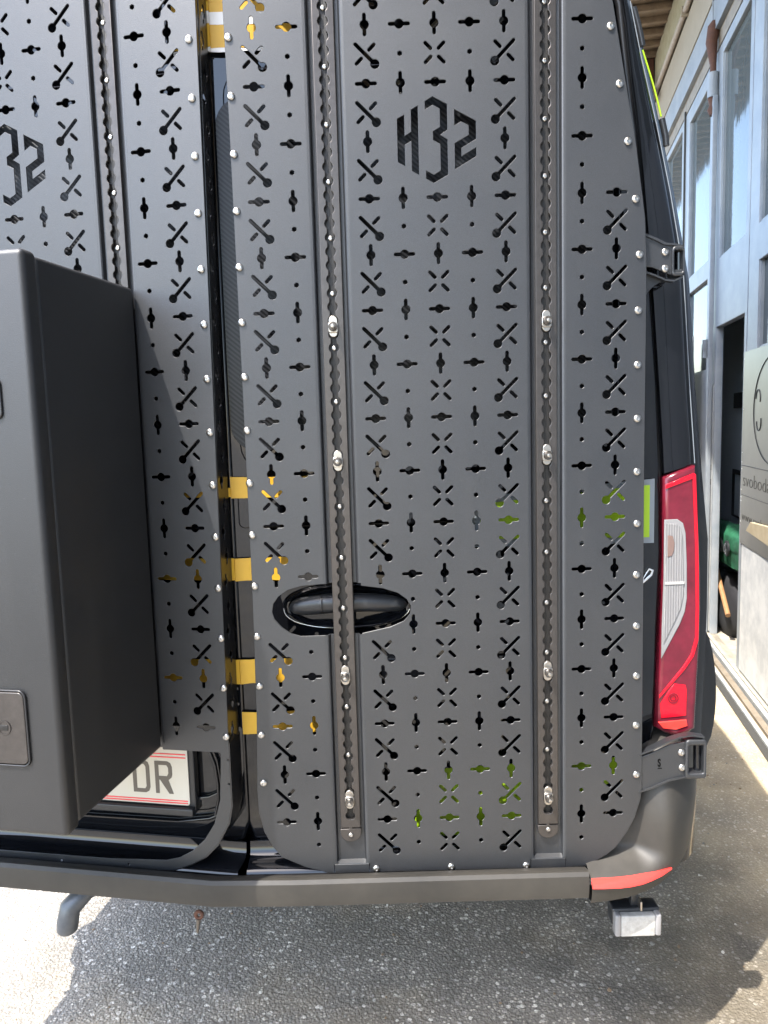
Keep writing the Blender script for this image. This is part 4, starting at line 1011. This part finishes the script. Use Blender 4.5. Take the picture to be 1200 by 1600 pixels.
obj('downpipe_elbow', tube([(-3.4, 4.10, .11), (-3.5, 4.22, .14), (-3.6, 4.30, .13)], [.05, .06, .05], 12), M['cream'], gar, FG)
# interior
wall('interior_wall', -1.6, 9, 0, 4.4, -4.05, -4, 'dark')
wall('interior_side', -1.65, -1.6, 0, 4.4, -4, -.26, 'dark'); wall('interior_side', 9, 9.05, 0, 4.4, -4, -.26, 'dark')
wall('interior_ceiling', -1.6, 9, 4.4, 4.45, -4, -.26, 'dark')
wall('interior_partition', -.4, 3.4, 0.0, 2.6, -.30, -.26, 'dark')
a = pts(FG, [(1146, 735), (1165, 733), (1165, 818), (1146, 806)], .25)
plate('cupboard_door', [[(a[0][0]-.01, a[3][1]), (a[1][0]+.3, a[3][1]), (a[1][0]+.3, a[0][1]+.01), (a[0][0]-.01, a[0][1]+.01)], [(a[0][0]+.02, a[3][1]+.01), (a[1][0]+.27, a[3][1]+.01), (a[1][0]+.27, a[0][1]-.02), (a[0][0]+.02, a[0][1]-.02)]], .01, M['darker'], gar, FG, .245)
a = pts(FG, [(1150, 614), (1165, 637)], .25)
box('wall_socket_box', (a[0][0], a[1][1], -.258), (a[1][0]+.05, a[0][1], -.235), M['darker'], gar, FG, .004)

# sheet steel sign on the right leaf
sg = thing('steel_sign', 'laser-cut sheet steel sign with an oval emblem and lettering hung on the garage door leaf', 'sign', FG @ Vector((-.2, .72, .04)))
so_ = .009
st = plate('sign_sheet', [(-.560, .735), (.40, .735), (.40, 1.738), (-.560, 1.738)], .002, M['signsteel'], sg, FG, -so_, .0004)
def eline(P, r=.0025): return obj('engraved_line', tube([(a_, b_, so_+.0005) for a_, b_ in P], r, 6), M['engrave'], st, FG)
eline([(-.555, 1.150), (.39, 1.150)]); eline([(-.55, .996), (.39, .996)])
ov = []
for k in range(41):
    a = math.radians(90+200*k/40); ov.append((-.02+.33*math.cos(a), 1.435+.255*math.sin(a)))
eline(ov, .003)
for cz_, s in ((1.49, 1), (1.38, -1)):
    eline([(-.275+.038*math.cos(math.radians(a)), cz_+s*.045*math.sin(math.radians(a))) for a in range(-20, 200, 20)] if s > 0 else [(-.255+.038*math.cos(math.radians(a)), cz_+.045*math.sin(math.radians(a))) for a in range(180, 400, 20)], .003)
for s, z, size, x in (('svoboda', 1.045, .098, -.525), ('www.svoboda', .865, .062, -.530)):
    me = text_mesh(s, size, .001, -.0012 if size > .09 else -.0006)
    obj('sign_lettering', me, M['engrave'], st, FG @ Matrix.Translation((x, z, so_+.0008)) @ Matrix.Diagonal((1.5, 1, 1, 1)))
for z in (1.70, 1.44, 1.215, 1.165, 1.13, 1.02, .98, .96, .85):
    box('edge_nick', (-.562, z, so_-.001), (-.545, z+.004, so_+.0006), M['whitetape'], st, FG)
a = pts(FG, [(1172, 816), (1199, 813), (1199, 853), (1165, 829)], -.035)
bd = plate('board', [a[0], (a[1][0]+.5, a[1][1]), (a[2][0]+.5, a[2][1]-.10), a[2], a[3]], .02, M['card'], None, FG, -.035, .002)
tag(bd, 'beige board leaning on the garage leaf below the steel sign', 'board')

# things inside the doorway
(gx0, gz1), (gx1, gz0) = at(FG, 1108, 803, .12), at(FG, 1166, 903, .12)
rowsB = []
gcx, hw_ = (gx0+gx1)/2+.05, (gx1-gx0)/2+.10
for i in range(17):
    f = i/16; z = gz0+(gz1-gz0)*f; r = []
    e = min(1, .80+.35*f)*math.sqrt(max(0.05, 1-max(0, (f-.72)/.28)**2.2))
    for k in range(28):
        a = 2*math.pi*k/28; rr = e*(1+.04*math.sin(3*a+i*.5)+.025*math.sin(7*a+i*1.3))
        r.append((gcx+hw_*rr*math.cos(a), z+.010*math.sin(2*a+i), -.155+.07*rr*math.sin(a)))
    rowsB.append(r)
b2, V = loft(rowsB, close_v=True); b2.faces.new(V[0]); b2.faces.new(V[-1]); bmesh.ops.recalc_face_normals(b2, faces=b2.faces)
bag = obj('green_bag', b2, M['green'], None, FG); smooth(bag.data, 80); tag(bag, 'big green fabric bag inside the open garage doorway', 'bag')
c0 = at(FG, 1134, 857, .07)
cs = thing('castor_pair', 'two small round castor wheels hanging against the green bag in the doorway', 'castor', FG @ Vector((c0[0], c0[1], -.07)))
for px, py in ((1134, 857), (1124, 851)):
    cx_, cz_ = at(FG, px, py, .07); W = FG @ Matrix.Translation((cx_, cz_, -.082))
    w1 = obj('castor_wheel', lathe([(.050, 0), (.050, .012), (.040, .016), (.028, .012), (.018, .016), (0, .016)], 20), M['blackplastic'], cs, W)
    obj('castor_hub', lathe([(.036, .0165), (.033, .019), (.022, .019), (.019, .0165)], 16), M['chrome'], w1, W)
q0, q1 = at(FG, 1117, 862, .10), at(FG, 1150, 962, .10)
stk = obj('wooden_stick', tube([FG @ Vector((q0[0]-.03, q0[1]+.05, -.075)), FG @ Vector((q1[0], q1[1], -.055))], .016, 8), M['stick']); tag(stk, 'brown wooden stick leaning across the garage doorway in front of the green bag', 'stick')
bm = bmesh.new(); bmesh.ops.create_icosphere(bm, subdivisions=3, radius=1)
h0 = at(FG, 1136, 940, .15)
for v in bm.verts:
    v.co = Vector((v.co.x*.42, v.co.y*.22+.02*math.sin(v.co.x*9), v.co.z*.10+.01*math.sin(v.co.x*5+v.co.y*4)))
dk = obj('cloth_heap', bm, M['darker'], None, FG @ Matrix.Translation((h0[0], h0[1]-.02, -.155))); smooth(dk.data, 80); tag(dk, 'dark heap of cloth on the floor under the green bag in the doorway', 'cloth')
